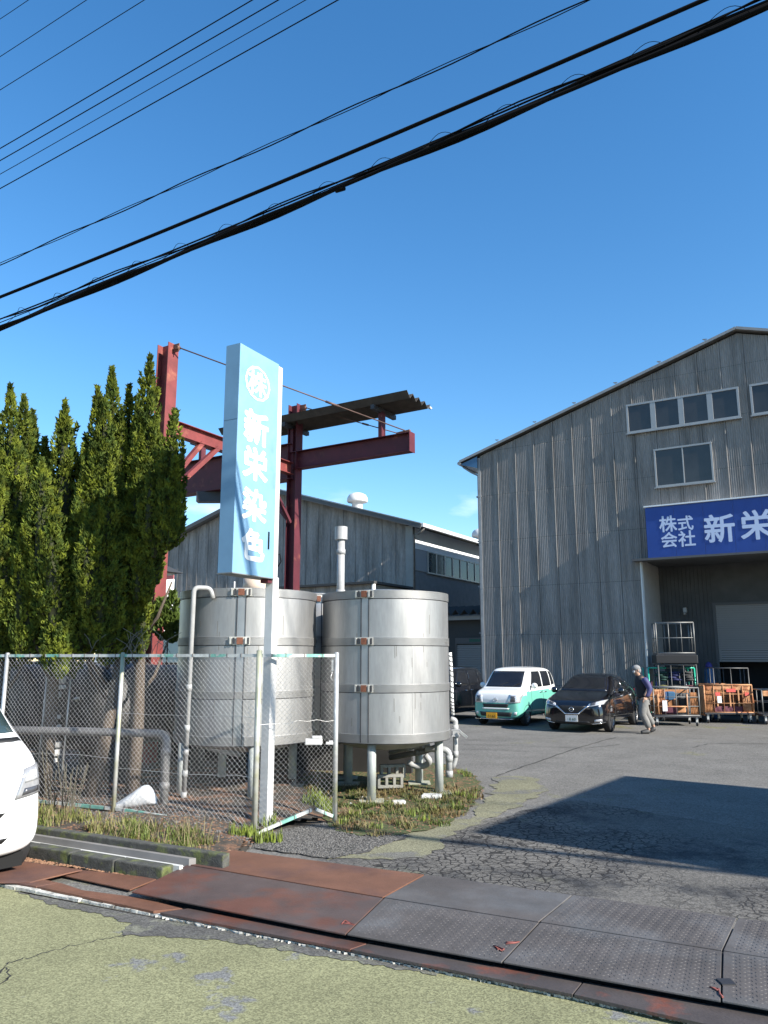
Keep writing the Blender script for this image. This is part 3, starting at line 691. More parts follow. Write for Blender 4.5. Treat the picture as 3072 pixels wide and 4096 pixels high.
for k in range(n):
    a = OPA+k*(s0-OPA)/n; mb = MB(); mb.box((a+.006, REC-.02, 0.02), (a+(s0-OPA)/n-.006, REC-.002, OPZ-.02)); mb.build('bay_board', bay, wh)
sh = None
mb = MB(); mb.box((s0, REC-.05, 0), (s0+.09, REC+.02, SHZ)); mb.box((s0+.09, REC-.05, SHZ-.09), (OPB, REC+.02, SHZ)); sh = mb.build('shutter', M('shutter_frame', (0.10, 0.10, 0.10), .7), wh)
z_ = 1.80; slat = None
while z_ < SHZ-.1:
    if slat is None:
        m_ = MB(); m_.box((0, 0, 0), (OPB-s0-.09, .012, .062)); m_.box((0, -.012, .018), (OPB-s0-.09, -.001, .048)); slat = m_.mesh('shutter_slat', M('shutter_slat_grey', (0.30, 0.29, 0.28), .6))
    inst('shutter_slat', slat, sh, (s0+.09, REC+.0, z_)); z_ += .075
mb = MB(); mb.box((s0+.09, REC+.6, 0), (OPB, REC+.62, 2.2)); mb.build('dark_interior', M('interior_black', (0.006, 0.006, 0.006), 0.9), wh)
mb = MB(); mb.box((6.55, REC-.16, 3.5), (6.67, REC-.02, 3.66)); mb.tube([(6.6, REC-.2, 3.5), (6.6, REC-.2, 3.4)], .05, 8); mb.build('wall_lamp', alu, wh)

# blue name board
PB = W0-V*0.34
board = thing('name_board', 'deep blue company name board with pale characters on the warehouse front above the open bay', 'sign', (PB.x, PB.y, 5.12), WR)
mb = MB(); mb.box((6.12, 0.03, 0), (12.5, .33, 1.70)); mb.build('backing', blue_sign, board)
mb = MB(); mb.box((6.05, -.06, 1.70), (12.55, .34, 1.745)); mb.build('top_flashing', M('white_flashing', (.75, .75, .75), .5), board)
u = 6.08; bw = [0.98, 0.98, 0.98, 1.0, 1.0, 0.98, .52]
def bw_u(px): return wlocal(px, 2150, W0, 0.34)[0]
cuts = [6.08, bw_u(2701), bw_u(2819), bw_u(2941), bw_u(3061)]
while cuts[-1] < 12.3: cuts.append(cuts[-1]+(cuts[-1]-cuts[-2]))
for a, b in zip(cuts, cuts[1:]):
    mb = MB(); mb.box((a+.006, 0, 0.01), (min(b, 12.5)-.006, .028, 1.69)); mb.build('sign_panel', blue_sign, board)
for a in cuts[1:-1]: MB().box((a-.005, .012, .01), (a+.005, .029, 1.69)).build('panel_joint', M('pale_joint', (.12, .16, .42), .5), board)
def sign_char(ch, x0, y0, x1, y1, bold, sc_=1.0):
    a = wlocal(x0, y1, W0, .345); b = wlocal(x1, y0, W0, .345)
    uc, zc = (a[0]+b[0])/2, (a[1]+b[1])/2; s = max(b[0]-a[0], b[1]-a[1])
    me = text_mesh(ch, s*1.0*sc_, .003, bold*s, lilac_letter)
    p = W0+U*uc-V*.346; p.z = zc
    place_text('character', me, board, p, U, Z)
for ch, q in (('株', (2638, 2064, 2706, 2126)), ('式', (2711, 2063, 2773, 2121)), ('会', (2645, 2128, 2709, 2190)), ('社', (2714, 2124, 2781, 2184))): sign_char(ch, *q, 0.02)
sign_char('新', 2818, 2053, 2938, 2172, 0.022); sign_char('栄', 2964, 2036, 3092, 2160, 0.022)

# ---- background warehouse
C2 = AT(1655, 2600, 34.0); C2.z = 0
wb = thing('back_warehouse', 'lower gabled corrugated warehouse behind the tanks with a strip of side windows and roof ventilators', 'warehouse', tuple(C2), WR)
W2 = lambda x, y: wlocal(x, y, C2)
ez = W2(1655, 2098)[1]; ru, rz_ = W2(1180, 1985)
slp = (rz_-ez)/(-ru)                 # going left from the corner the roof climbs
lu, lz = W2(690, 2160)
RU2 = (lz-ez-slp*0-( -slp)*0)        # placeholder
# ridge where the left slope (same pitch) meets the right one
slope2 = slp
ridge2 = (lz-ez+slope2*lu*-1*0-0)    # not used
# left side: z = lz + s*(u-lu); right side: z = ez - s*u ; meet:
s2_ = slope2; um = (ez-lz+s2_*lu*1.0)/(2*s2_) if s2_ else -8
um = (ez-lz+s2_*lu)/(2*s2_); zm = ez-s2_*um
top2 = lambda u: (ez-s2_*u if u > um else zm-s2_*(um-u))-.04
LE = 2*um
clad(wb, slate2, LE, -0.35, [3.4, 3.95, 5.68, 7.41, 9.14, 10.87, 12.6], top2, pitch=0.0655, seg=6)
mb = MB(); mb.box((LE, .04, 0), (-.02, .12, 3.6)); 
mb.add([(LE, .04, 3.6), (-.02, .04, 3.6), (-.02, .04, ez-.1), (um, .04, zm-.1), (LE, .04, ez-.1)], [(0, 1, 2, 3, 4)])
mb.box((-.36, -.03, 3.4), (-.0, .039, ez-.05))
mb.build('wall', plain_wall, wb)
mb = MB(); D2 = 30
def zside(t): return ez
mb.box((-.12, .13, 0), (-.02, D2, ez-.1)); mb.box((LE, .13, 0), (LE+.1, D2, ez-.1)); mb.build('side_wall', M('side_wall_grey', (0.20, 0.20, 0.2), .85, var=.1), wb)
# side wall details: white cladding above, window strip
mb = MB(); zt = ez-.1; wz0, wz1 = 5.78, 6.72
nb = int(D2/.45)
for k in range(nb):
    mb = MB(); a = .2+k*.45; mb.box((-.018, a+.004, wz1+.02), (.01, a+.446, zt)); mb.build('cladding_board', white_clad, wb)
mb = MB(); mb.box((-.018, .2, wz0-.02), (.012, 1.75, wz1)); mb.build('corner_panel', M('corner_panel_grey', (.30, .30, .30), .7), wb)
f = None; mb = MB(); y0 = 1.28; pw = .86
mb.box((-.018, y0, wz0-.06), (.06, D2-1, wz0)); mb.box((-.018, y0, wz1-.03), (.05, D2-1, wz1+.015))
for k in range(26): mb.box((-.018, y0+k*pw, wz0), (.045, y0+k*pw+.10, wz1-.03))
f = mb.build('window', alu, wb)
for k in range(25):
    mb = MB(); mb.box((-.015, y0+k*pw+.10, wz0), (.012, y0+(k+1)*pw, wz1-.03)); mb.build('pane', glass_green if k % 2 == 0 else glass_dark, f)
mb = MB(); ov = .65
for s in (0, 1):
    if s == 0: a, b = (ov, ez-s2_*ov+.02), (um, zm+.02)
    else: a, b = (LE-ov, ez-s2_*ov+.02), (um, zm+.02)
    lo = [(a[0], -.45, a[1]), (b[0], -.45, b[1]), (b[0], D2+.3, b[1]), (a[0], D2+.3, a[1])]; hi = [(p[0], p[1], p[2]+.10) for p in lo]
    mb.add(lo+hi, [(0, 1, 2, 3), (7, 6, 5, 4), (0, 4, 5, 1), (1, 5, 6, 2), (2, 6, 7, 3), (3, 7, 4, 0)])
rf2 = mb.build('roof', M('grey_roof_sheet', (.22, .22, .22), .7, var=.15), wb)
mb = MB(); mb.bar((ov+.02, -.47, ez-s2_*ov), (um, -.47, zm+.02), .04, .20); mb.bar((LE-ov, -.47, ez-s2_*ov), (um, -.47, zm+.02), .04, .20); mb.build('verge_board', M('verge_dark', (.09, .09, .09), .7), rf2)
mb = MB(); mb.bar((ov+.02, -.48, ez-s2_*ov+.13), (um, -.48, zm+.15), .05, .04); mb.build('verge_cap', trim_m, rf2)
mb = MB(); mb.box((ov-.02, -.45, ez-s2_*ov-.02), (ov+.12, D2, ez-s2_*ov+.14)); mb.build('gutter', M('pale_gutter', (.66, .67, .68), .5), rf2)
mb = MB(); mb.tube([(ov+.02, -.2, ez-.25), (ov-.3, -.1, ez-.45), (.08, -.06, ez-.5), (.08, -.06, .3)], .05, 8); mb.build('downpipe', pvc_grey, wb)
for (px, py, r_) in ((1415, 2045, .52), (1722, 2102, .55)):
    if px == 1415: u_, v_ = W2(px, py)[0]-.85, 1.6; 
    else: u_, v_ = -.9, 9.5
    z0 = (ez-s2_*u_)+.0
    mb = MB(); mb.lathe([(r_*.52, -.2), (r_*.52, .55), (r_*.55, .56)], (0, 0, 0), 24)
    vt = mb.build('ventilator', white_paint, rf2); vt.location = (u_, v_, z0)
    mb = MB(); mb.lathe([(r_*.95, .50), (r_*1.0, .55), (r_*.97, .72), (r_*.8, .86), (r_*.45, .95), (0.02, .97)], (0, 0, 0), 24); mb.lathe([(r_*.5, .45), (r_*.95, .50)], (0, 0, 0), 24); cp_ = mb.build('cap', white_paint, vt)

# low shed against the back warehouse
SD = AT(1490, 2600, 31.4); SD.z = 0
shed = thing('low_shed', 'low flat roofed corrugated shed in front of the back warehouse, seen over the tanks', 'shed', tuple(SD), WR)
sz = CH+(2629-2335)*31.4/3134
def flat_corr(parent, name, a, b, z0, z1, mat):
    vs, fs, n = corr_sheet(a, b, lambda x: z0, lambda x: z1, mat)
    me = bpy.data.meshes.new(name); me.from_pydata(vs, [], fs); me.materials.append(mat); me.polygons.foreach_set('use_smooth', [True]*len(fs))
    o = bpy.data.objects.new(name, me); C.objects.link(o); o.parent = parent; return o
for k in range(14): flat_corr(shed, 'slate_sheet', -.72*(k+1), -.72*k, 0, sz, slate2)
mb = MB(); mb.box((-10, .02, 0), (-.0, 3.0, sz-.02)); mb.build('wall', plain_wall, shed)
mb = MB(); mb.box((-10.2, -.25, sz), (.22, 3.0, sz+.09)); mb.build('roof', M('shed_roof_dark', (.05, .05, .05), .8), shed)
mb = MB(); mb.tube([(.12, -.12, sz-.02), (.12, -.1, 0)], .085, 10); mb.build('downpipe', white_paint, shed)

# shuttered lean-to in the alley between the warehouses
AL = W0-U*4.75+V*3.2
alley = thing('alley_shed', 'shuttered lean-to with wavy roof edge in the alley between the two warehouses', 'shed', tuple(AL), WR)
cz = CH+(2629-2472)*(AL.y)/3134*1.0
mb = MB(); mb.box((-.0, .3, 0), (2.0, .4, cz)); mb.box((2.0, .3, 2.45), (4.2, .4, cz)); mb.box((4.2, .3, 0), (4.72, .4, cz)); mb.build('wall', M('alley_wall', (.07, .07, .07), .8), alley)
mb = MB(); mb.box((-.1, -.1, cz-.16), (4.74, .0, cz)); mb.build('fascia', M('alley_fascia', (.36, .36, .36), .7), alley)
vs, fs, n = [], [], 0
N_ = 72
for i in range(N_+1):
    x = -.1+4.84*i/N_; ph = (i % 6)/6; zz = abs(ph*2-1)*.22
    vs += [(x, -.5, cz+.03+zz), (x, 3.0, cz+.43+zz), (x, -.5, cz+.012+zz), (x, 3.0, cz+.41+zz)]
for i in range(N_): a = 4*i; fs += [(a, a+4, a+5, a+1), (a+2, a+3, a+7, a+6), (a, a+2, a+6, a+4)]
mb = MB(); mb.add(vs, fs); mb.build('roof', M('alley_roof', (.05, .05, .05), .8), alley)
shu = MB().box((1.95, .22, 0), (2.0, .3, 2.5)).box((4.2, .22, 0), (4.25, .3, 2.5)).box((1.95, .2, 2.5), (4.25, .3, 2.75)).build('shutter', M('alley_shutter_frame', (.12, .12, .12), .7), alley)
m_ = MB(); m_.box((0, 0, 0), (2.2, .012, .062)); m_.box((0, -.012, .018), (2.2, -.001, .048)); slat2 = m_.mesh('shutter_slat', M('shutter_slat_pale', (.30, .30, .30), .6))
for k in range(33): inst('shutter_slat', slat2, shu, (2.0, .27, .02+k*.074))
mb = MB(); mb.box((2.6, .19, 2.58), (3.1, .2, 2.70)); mb.build('green_plate', M('dark_green_plate', (.01, .10, .07), .5), alley)

# small white house far left behind the trees
HS = AT(640, 2600, 24); HS.z = 0
hs_ = thing('white_outbuilding', 'small white outbuilding with dark eave glimpsed behind the left red column', 'building', tuple(HS), WR)
z1_ = CH+(2629-2290)*24/3134
mb = MB(); mb.box((-3, 0, 0), (.10, .35, z1_)); mb.build('wall', M('outbuilding_white', (.70, .70, .68), .7, var=.08), hs_)
mb = MB(); mb.add([(-3.2, -.2, z1_), (.40, -.2, z1_), (.40, .45, z1_), (-3.2, .45, z1_), (-3.2, -.2, z1_+.42), (-.4, -.2, z1_+.30), (-.4, .45, z1_+.30), (-3.2, .45, z1_+.42)], [(0, 3, 2, 1), (4, 5, 6, 7), (0, 1, 5, 4), (1, 2, 6, 5), (2, 3, 7, 6), (3, 0, 4, 7)]); mb.build('roof', M('outbuilding_roof', (.04, .04, .04), .8), hs_)
mb = MB(); mb.box((-2.9, -.03, z1_-.22), (.45, -.005, z1_-.10)); mb.build('red_band', M('faded_red_band', (.45, .12, .13), .6), hs_)
# pale wall of the plot beyond, seen under the trees
WLp = AT(700, 2550, 20); WLp.z = 0
wl = thing('pale_back_wall', 'pale sunlit boundary wall glimpsed between the red column and the left tank', 'wall', tuple(WLp), WR)
mb = MB(); mb.box((-1.5, 0, 0), (.4, .15, 2.55)); mb.build('wall_panel', M('pale_render', (.62, .62, .50), .8, var=.06), wl)

# neighbouring flat-roofed building at the yard entrance (right of the frame); it throws the shade on the yard
ND = 5.0/math.tan(SUN_E); sh_ = Vector((-math.sin(SUN_A), math.cos(SUN_A), 0))*ND
N0 = G(1880, 3330)-sh_; N1 = G(2495, 3103)-sh_
nd = (N1-N0); nd.z = 0; nl = nd.length; nd.normalize()
nb_ = thing('gatehouse', 'flat roofed building beside the yard entrance whose shadow crosses the asphalt', 'building', (N0.x, N0.y, 0), math.atan2(nd.y, nd.x)-math.pi/2)
mb = MB(); mb.box((0, 0, 0), (9, nl, 4.85)); mb.build('wall', plain_wall, nb_)
mb = MB(); mb.box((-.0, -.0, 4.851), (9.05, nl, 5.0)); mb.build('roof', dark_roof, nb_)
mb = MB(); mb.box((-.05, 1.2, .1), (-.002, 2.1, 2.1)); mb.build('door', alu, nb_)

# ------------------------------------------------------------ red steel canopy frame
P1 = AT(606, 2600, 14.0); P1.z = 0
def on(P, u, v, z): p = P+U*u+V*v; return Vector((p.x, p.y, z))
fr = thing('steel_canopy_frame', 'tall red painted steel frame of two columns and cantilevered beams carrying an old wavy roof', 'steel frame', tuple(P1))
def hbeam(name, a, b, depth, flange, mat, up=Z, tf=.014, tw=.012, end=False):
    a, b = Vector(a)-P1, Vector(b)-P1; d = (b-a).normalized(); side = d.cross(up).normalized(); u2 = side.cross(d).normalized()
    mb = MB()
    for s in (-1, 1):
        o = u2*(s*(depth/2-tf/2)); mb.bar(a+o, b+o, flange, tf, u2)
    mb.bar(a, b, tw, depth-2*tf, u2)
    if end:
        mb.bar(b+d*.0005, b+d*.014, flange+.02, depth+.02, u2)
    return mb.build(name, mat, fr)
cz1 = AT(640, 1382, 14.0).z
P2 = AT(1162, 2600, 17.6); P2.z = 0
z2top = AT(1165, 1622, 17.6).z
hbeam('column', on(P1, 0, 0, 0), on(P1, 0, 0, cz1), .30, .26, red_steel, up=U)
hbeam('column', on(P2, 0, 0, 0), on(P2, 0, 0, z2top), .26, .24, maroon, up=U)
mb = MB(); mb.box((-.17, -.17, 0), (.17, .17, .03)); mb.build('base_plate', red_steel, fr)
for P, z in ((P1, cz1), (P2, z2top)):
    mb = MB(); q = on(P, .14, 0, z-.1)-P1; mb.bar(q, q+U*.16, .02, .16); mb.tube([q+U*.12-V*.04, q+U*.12+V*.04], .045, 10); mb.build('rod_bracket', rust, fr)
zb = AT(1400, 1805, 16.7).z
e_ = AT(1640, 1755, 15.9)
tU = (Vector((e_.x, e_.y, 0))-P2).dot(U)
hbeam('cantilever_beam', on(P2, .0, -.0, zb), on(P2, tU, 0, zb), .42, .22, maroon, end=True)
mb = MB(); 
for s in (-1, 1): q = on(P2, tU-.32, 0, zb)-P1; mb.box((q.x-.006, q.y-.0, q.z-.19), (q.x+.006, q.y+.01, q.z+.19))
mb.build('stiffener', maroon, fr)
hbeam('girder', on(P2, -.02, -.02, zb-.02), on(P2, -5.6, -.02, zb-.02), .86, .30, maroon)
mb = MB(); q = on(P2, -2.75, -.05, zb-.45)-P1; mb.box((q.x-.22, q.y-.12, q.z-.26), (q.x+.42, q.y+.12, q.z)); mb.build('trolley_block', dark_steel, fr)
hbeam('cross_beam', on(P1, .0, .14, AT(715, 1712, 14.2).z), on(P2, .0, -.14, AT(715, 1712, 14.2).z), .28, .18, red_steel)
for a, b in ((1.0, 5.45), (1.45, 5.25)):
    q0 = on(P1, 0, .12, b-.35)-P1; q1 = on(P1, 0, a, AT(715, 1712, 14.2).z-.12)-P1; MB().bar(q0, q1, .1, .09).build('knee_brace', red_steel, fr)
MB().bar(on(P2, 0, -.12, 5.0)-P1, on(P2, 0, -.95, 5.95)-P1, .07, .07).build('knee_brace', maroon, fr)
MB().bar(on(P2, -.12, 0, 5.05)-P1, on(P2, -.9, 0, 5.9)-P1, .07, .07).build('knee_brace', maroon, fr)
# roof of deep waves above the beam
zr = AT(1628, 1572, 15.5).z
A = AT(1628, 1572, 15.5); Au = (Vector((A.x, A.y, 0))-P2).dot(U); Av = (Vector((A.x, A.y, 0))-P2).dot(V)
B_ = AT(1690, 1628, 16.5); Bv = (Vector((B_.x, B_.y, 0))-P2).dot(V)
vs, fs = [], []; nw = 4; NS = nw*6
L0 = -5.35
for i in range(NS+1):
    v_ = Av+(Bv-Av)*i/NS; ph = (i % 6)/6; zz = abs(ph*2-1)*.13-.06
    for (u_, k) in ((Au, 0), (Au+L0, 0)):
        q = on(P2, u_, v_, zr+zz-.02*i/NS)-P1; vs += [tuple(q), (q.x, q.y, q.z-.012)]
for i in range(NS): a = 4*i; fs += [(a, a+2, a+6, a+4), (a+1, a+5, a+7, a+3), (a, a+4, a+5, a+1), (a+2, a+3, a+7, a+6)]
mb = MB(); mb.add(vs, fs); rfp = mb.build('canopy_roof', dark_roof, fr)
mb = MB(); q = on(P2, Au-.02, Bv-.02, zr-.02)-P1; mb.bar(q, q+V*.09, .05, .04); mb.build('roof_cap', white_paint, rfp)
for u_ in (tU-.75, -.05, -3.0):
    q = on(P2, u_, .0, zb+.21)-P1; hb = MB().bar(q, q+Z*(zr-zb-.35), .09, .16, V); hb.build('roof_post', maroon, fr)
    MB().bar(on(P2, u_, Av+.05, zr-.13)-P1, on(P2, u_, Bv-.05, zr-.13)-P1, .09, .10).build('purlin', dark_steel, fr)
def rod(name, a, b, r):
    mb = MB(); a, b = Vector(a)-P1, Vector(b)-P1; mb.tube([a, b], r, 8); m_ = a.lerp(b, .62); n_ = a.lerp(b, .68); mb.tube([m_, n_], r*1.9, 8); mb.build(name, rod_m, fr)
rod('tie_rod', on(P1, .28, 0, cz1-.1), on(P2, tU-.12, -.05, zb+.26), .014)
rod('tie_rod', on(P2, .28, 0, z2top-.1), on(P2, tU-.3, .05, zb+.24), .012)
MB().bar(on(P2, tU-.35, -.03, zb+.22)-P1, on(P2, tU-.02, -.03, zb+.24)-P1, .06, .07).build('rod_bracket', rust, fr)

# ------------------------------------------------------------ blade sign on its post
SP = Vector((-1.33, 9.24, 0))
sg = thing('blade_sign', 'tall sky blue vertical company sign with white characters bracketed to a white square post', 'sign', tuple(SP))
SVd = Vector((math.sin(R(28)), math.cos(R(28)), 0)); SUd = Vector((SVd.y, -SVd.x, 0))
SZ0, SZ1, SWD, STH = AT(1095, 2313, 9.24).z, AT(940, 1372, 8.56).z, .775, .205
def sgp(a, b, z): return SVd*a+SUd*b+Z*z
def sbox(mb, a0, a1, b0, b1, z0, z1):
    m = Matrix(((SVd.x, SUd.x, 0, 0), (SVd.y, SUd.y, 0, 0), (0, 0, 1, 0), (0, 0, 0, 1)))
    vs = [(a, b, z) for z in (z0, z1) for a, b in ((a0, b0), (a0, b1), (a1, b1), (a1, b0))]
    mb.add(vs, [(0, 3, 2, 1), (4, 5, 6, 7), (0, 1, 5, 4), (1, 2, 6, 5), (2, 3, 7, 6), (3, 0, 4, 7)], m); return mb
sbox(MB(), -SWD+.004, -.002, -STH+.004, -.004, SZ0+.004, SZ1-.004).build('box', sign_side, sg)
sbox(MB(), -SWD, -.0, -.0035, 0, SZ0, SZ1).build('face', sky_sign, sg)
sbox(MB(), -SWD, -.0, -STH, -STH+.0035, SZ0, SZ1).build('face', sky_sign, sg)
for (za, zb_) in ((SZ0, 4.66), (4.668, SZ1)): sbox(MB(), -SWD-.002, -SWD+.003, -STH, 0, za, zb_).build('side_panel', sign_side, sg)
sbox(MB(), -SWD-.01, .0, -STH-.01, .01, SZ0-.012, SZ0-.0005).build('bottom_tray', M('sign_underside', (.16, .17, .17), .6), sg)
sbox(MB(), .001, .115, -.115, -.0, 0, 2.90).build('post', white_paint, sg, .006)
sbox(MB(), .001, .085, -.10, -.0, 2.901, SZ1-.02).build('post_upper', white_paint, sg, .005)
sbox(MB(), -.08, .0, -.13, -.02, SZ0-.06, SZ0-.013).build('bracket', maroon, sg)
mb = MB(); mb.tube([sgp(.09, -.05, 3.15), sgp(.16, -.03, 3.2), sgp(.15, 0, 3.1), sgp(.1, -.02, 3.02)], .008, 6); mb.build('cable_end', black_cable, sg)
# characters (photo rows turned into heights on the face)
def face_h(y): return None
def sign_uz(px, py):
    P0 = SP; n_ = SUd; r = ray(px, py); O = Vector((0, 0, CH)); t = (P0-O).dot(n_)/r.dot(n_); p = O+r*t; return (p-P0).dot(SVd), p.z
def blade_char(ch, x0, y0, x1, y1, bold, gx=1.0):
    cx, cy = (x0+x1)/2, (y0+y1)/2; a, z = sign_uz(cx, cy)
    z1_ = sign_uz(cx, y0)[1]; z0_ = sign_uz(cx, y1)[1]; a0 = sign_uz(x0, cy)[0]; a1 = sign_uz(x1, cy)[0]
    h = (z1_-z0_)
    me = text_mesh(ch, 1.0, .002, bold, white_letter); dx, dy = 0.93+2*bold, 0.92+2*bold
    place_text('character', me, sg, SP+SVd*a+SUd*.0025+Z*z, SVd, Z, (a1-a0)/dx*gx, h/dy*.94)
zx = lambda x: 900+x*.4521
zy = lambda y: 1350+y*.4521
for ch, x0, y0, x1, y1, b_ in (('㊑', 178, 250, 400, 570, .013), ('新', 165, 640, 388, 960, .036), ('栄', 158, 965, 378, 1280, .036), ('染', 150, 1330, 368, 1640, .030), ('色', 145, 1680, 350, 1990, .038)):
    blade_char(ch, zx(x0), zy(y0), zx(x1), zy(y1), b_)
sbox(MB(), -.13, -.105, .001, .006, 3.22, 3.43).build('face_slot', black_cable, sg)
def base_spot():
    pass

# ------------------------------------------------------------ chain link fence
FC = Vector((-1.44, 9.05, 0)); FM = Vector((-3.24, 9.72, 0)); FL = Vector((-4.95, 10.30, 0)); FE_ = Vector((-.585, 9.66, 0)); FLL = Vector((-6.7, 10.9, 0))
fence = thing('chain_link_fence', 'rusty topped galvanised chain link fence enclosing the tanks with flaking teal rails', 'fence', tuple(FC))
ftop = 1.97
def post(P, r, h, mat): 
    mb = MB(); q = P-FC; mb.tube([q+Z*(-.1), q+Z*h], r, 12); o = mb.build('post', mat, fence)
    mb = MB(); mb.ball((q.x, q.y, h), r*1.05, 6, (1, 1, .4)); mb.build('cap', mat, o)
galv_y = M('yellowed_galvanised_post', (.42, .42, .30), .5, .4, var=.2, vscale=5, col2=(.50, .50, .48), c2pos=(.45, .55), c2scale=2.2)
post(FC, .033, 2.02, galv_y); post(FM, .026, 2.0, galv_y); post(FL, .026, 2.0, galv); post(FE_, .030, 2.0, galv); post(FLL, .026, 2.0, galv)
def rail(a, b, za, zb_, name='top_rail'):
    a, b = a-FC, b-FC; d = (b-a).normalized()
    p, q = a+Z*za+d*.035, b+Z*zb_-d*.03
    mb = MB(); mb.bar(p, q, .03, .036); o = mb.build(name, teal_rail, fence)
    L_ = (q-p).length; k = .12
    while k < L_: 
        m_ = p.lerp(q, k/L_); mb = MB(); mb.bar(m_-d*.004, m_+d*.004, .038, .044); mb.build('tie_clip', M('rail_clip', (.12, .10, .09), .7), o); k += rnd.uniform(.16, .26)
for a, b in ((FLL, FL), (FL, FM), (FM, FC)): rail(a, b, ftop, ftop)
rail(FC, FE_, ftop, ftop)
for a, b, z0, z1 in ((FLL, FL, .20, .20), (FL, FM, .20, .17), (FM, FC, .17, .06)): rail(a, b, z0, z1, 'bottom_rail')
mid_ = FC.lerp(FE_, .72); rail(FC, mid_, .03, .20, 'bottom_rail'); rail(mid_, FE_, .20, .10, 'bottom_rail')
def chain(a, b, zlo, zhi, bulge=0.0):
    a, b = a-FC, b-FC; d = (b-a); L_ = d.length; d.normalize(); nrm = Vector((-d.y, d.x, 0)); s = .031
    r = .0019; n = int(L_/s); vs = []; fs = []
    for i in range(n):
        x0 = i*s; H_ = zhi-zlo(x0/L_); m = int(H_/s); sgn = 1 if i % 2 == 0 else -1
        pts = []
        for j in range(m+1):
            z = zhi-j*s; xx = x0+(s*.5+s*.06)*(1 if (j+i) % 2 == 0 else -1)+s*.5
            if xx < 0 or xx > L_: xx = min(max(xx, 0), L_)
            t = xx/L_; q = .5-abs(z-1.0)/2
            off = bulge*math.sin(t*math.pi)*max(q, 0)*math.sin(z*2.4+t*5)+.0025*(1 if j % 2 else -1)
            wob = .004*math.sin(z*9+i*.7)
            pts.append(a+d*(xx+wob)+nrm*off+Z*z)
        base = len(vs)
        for p in pts:
            for k in range(3):
                an = k*2.094; vs.append(tuple(p+d*(r*math.cos(an))+nrm*(r*math.sin(an))))
        for j in range(len(pts)-1):
            for k in range(3): fs.append((base+j*3+k, base+j*3+(k+1) % 3, base+(j+1)*3+(k+1) % 3, base+(j+1)*3+k))
    me = bpy.data.meshes.new('chain_link_mesh'); me.from_pydata(vs, [], fs); me.materials.append(wire_m)
    o = bpy.data.objects.new('chain_link_mesh', me); C.objects.link(o); o.parent = fence
chain(FLL, FL, lambda t: .2, ftop, .03); chain(FL, FM, lambda t: .2, ftop, .05); chain(FM, FC, lambda t: .17-.11*t, ftop, .05)
chain(FC, FE_, lambda t: .03+.17*min(1, t/.72)-.1*max(0, (t-.72)/.28), ftop, .04)
for a, b, z in ((FM, FC, 1.28), (FC, FE_, 1.2), (FL, FM, .75), (FM, FC, .62)):
    mb = MB(); mb.tube([(a-FC).lerp(b-FC, i/8)+Z*(z+rnd.uniform(-.02, .02)) for i in range(9)], .003, 4, False); mb.build('tension_wire', wire_m, fence)
mb = MB()
for P in (FE_,):
    q = P-FC; mb.box((q.x-.06, q.y-.01, 1.78), (q.x-.035, q.y+.01, 1.92)); mb.tube([q+Vector((-.05, 0, 1.78)), q+Vector((-.07, 0, 1.70)), q+Vector((-.04, 0, 1.66))], .006, 5)
mb.build('latch', galv, fence)

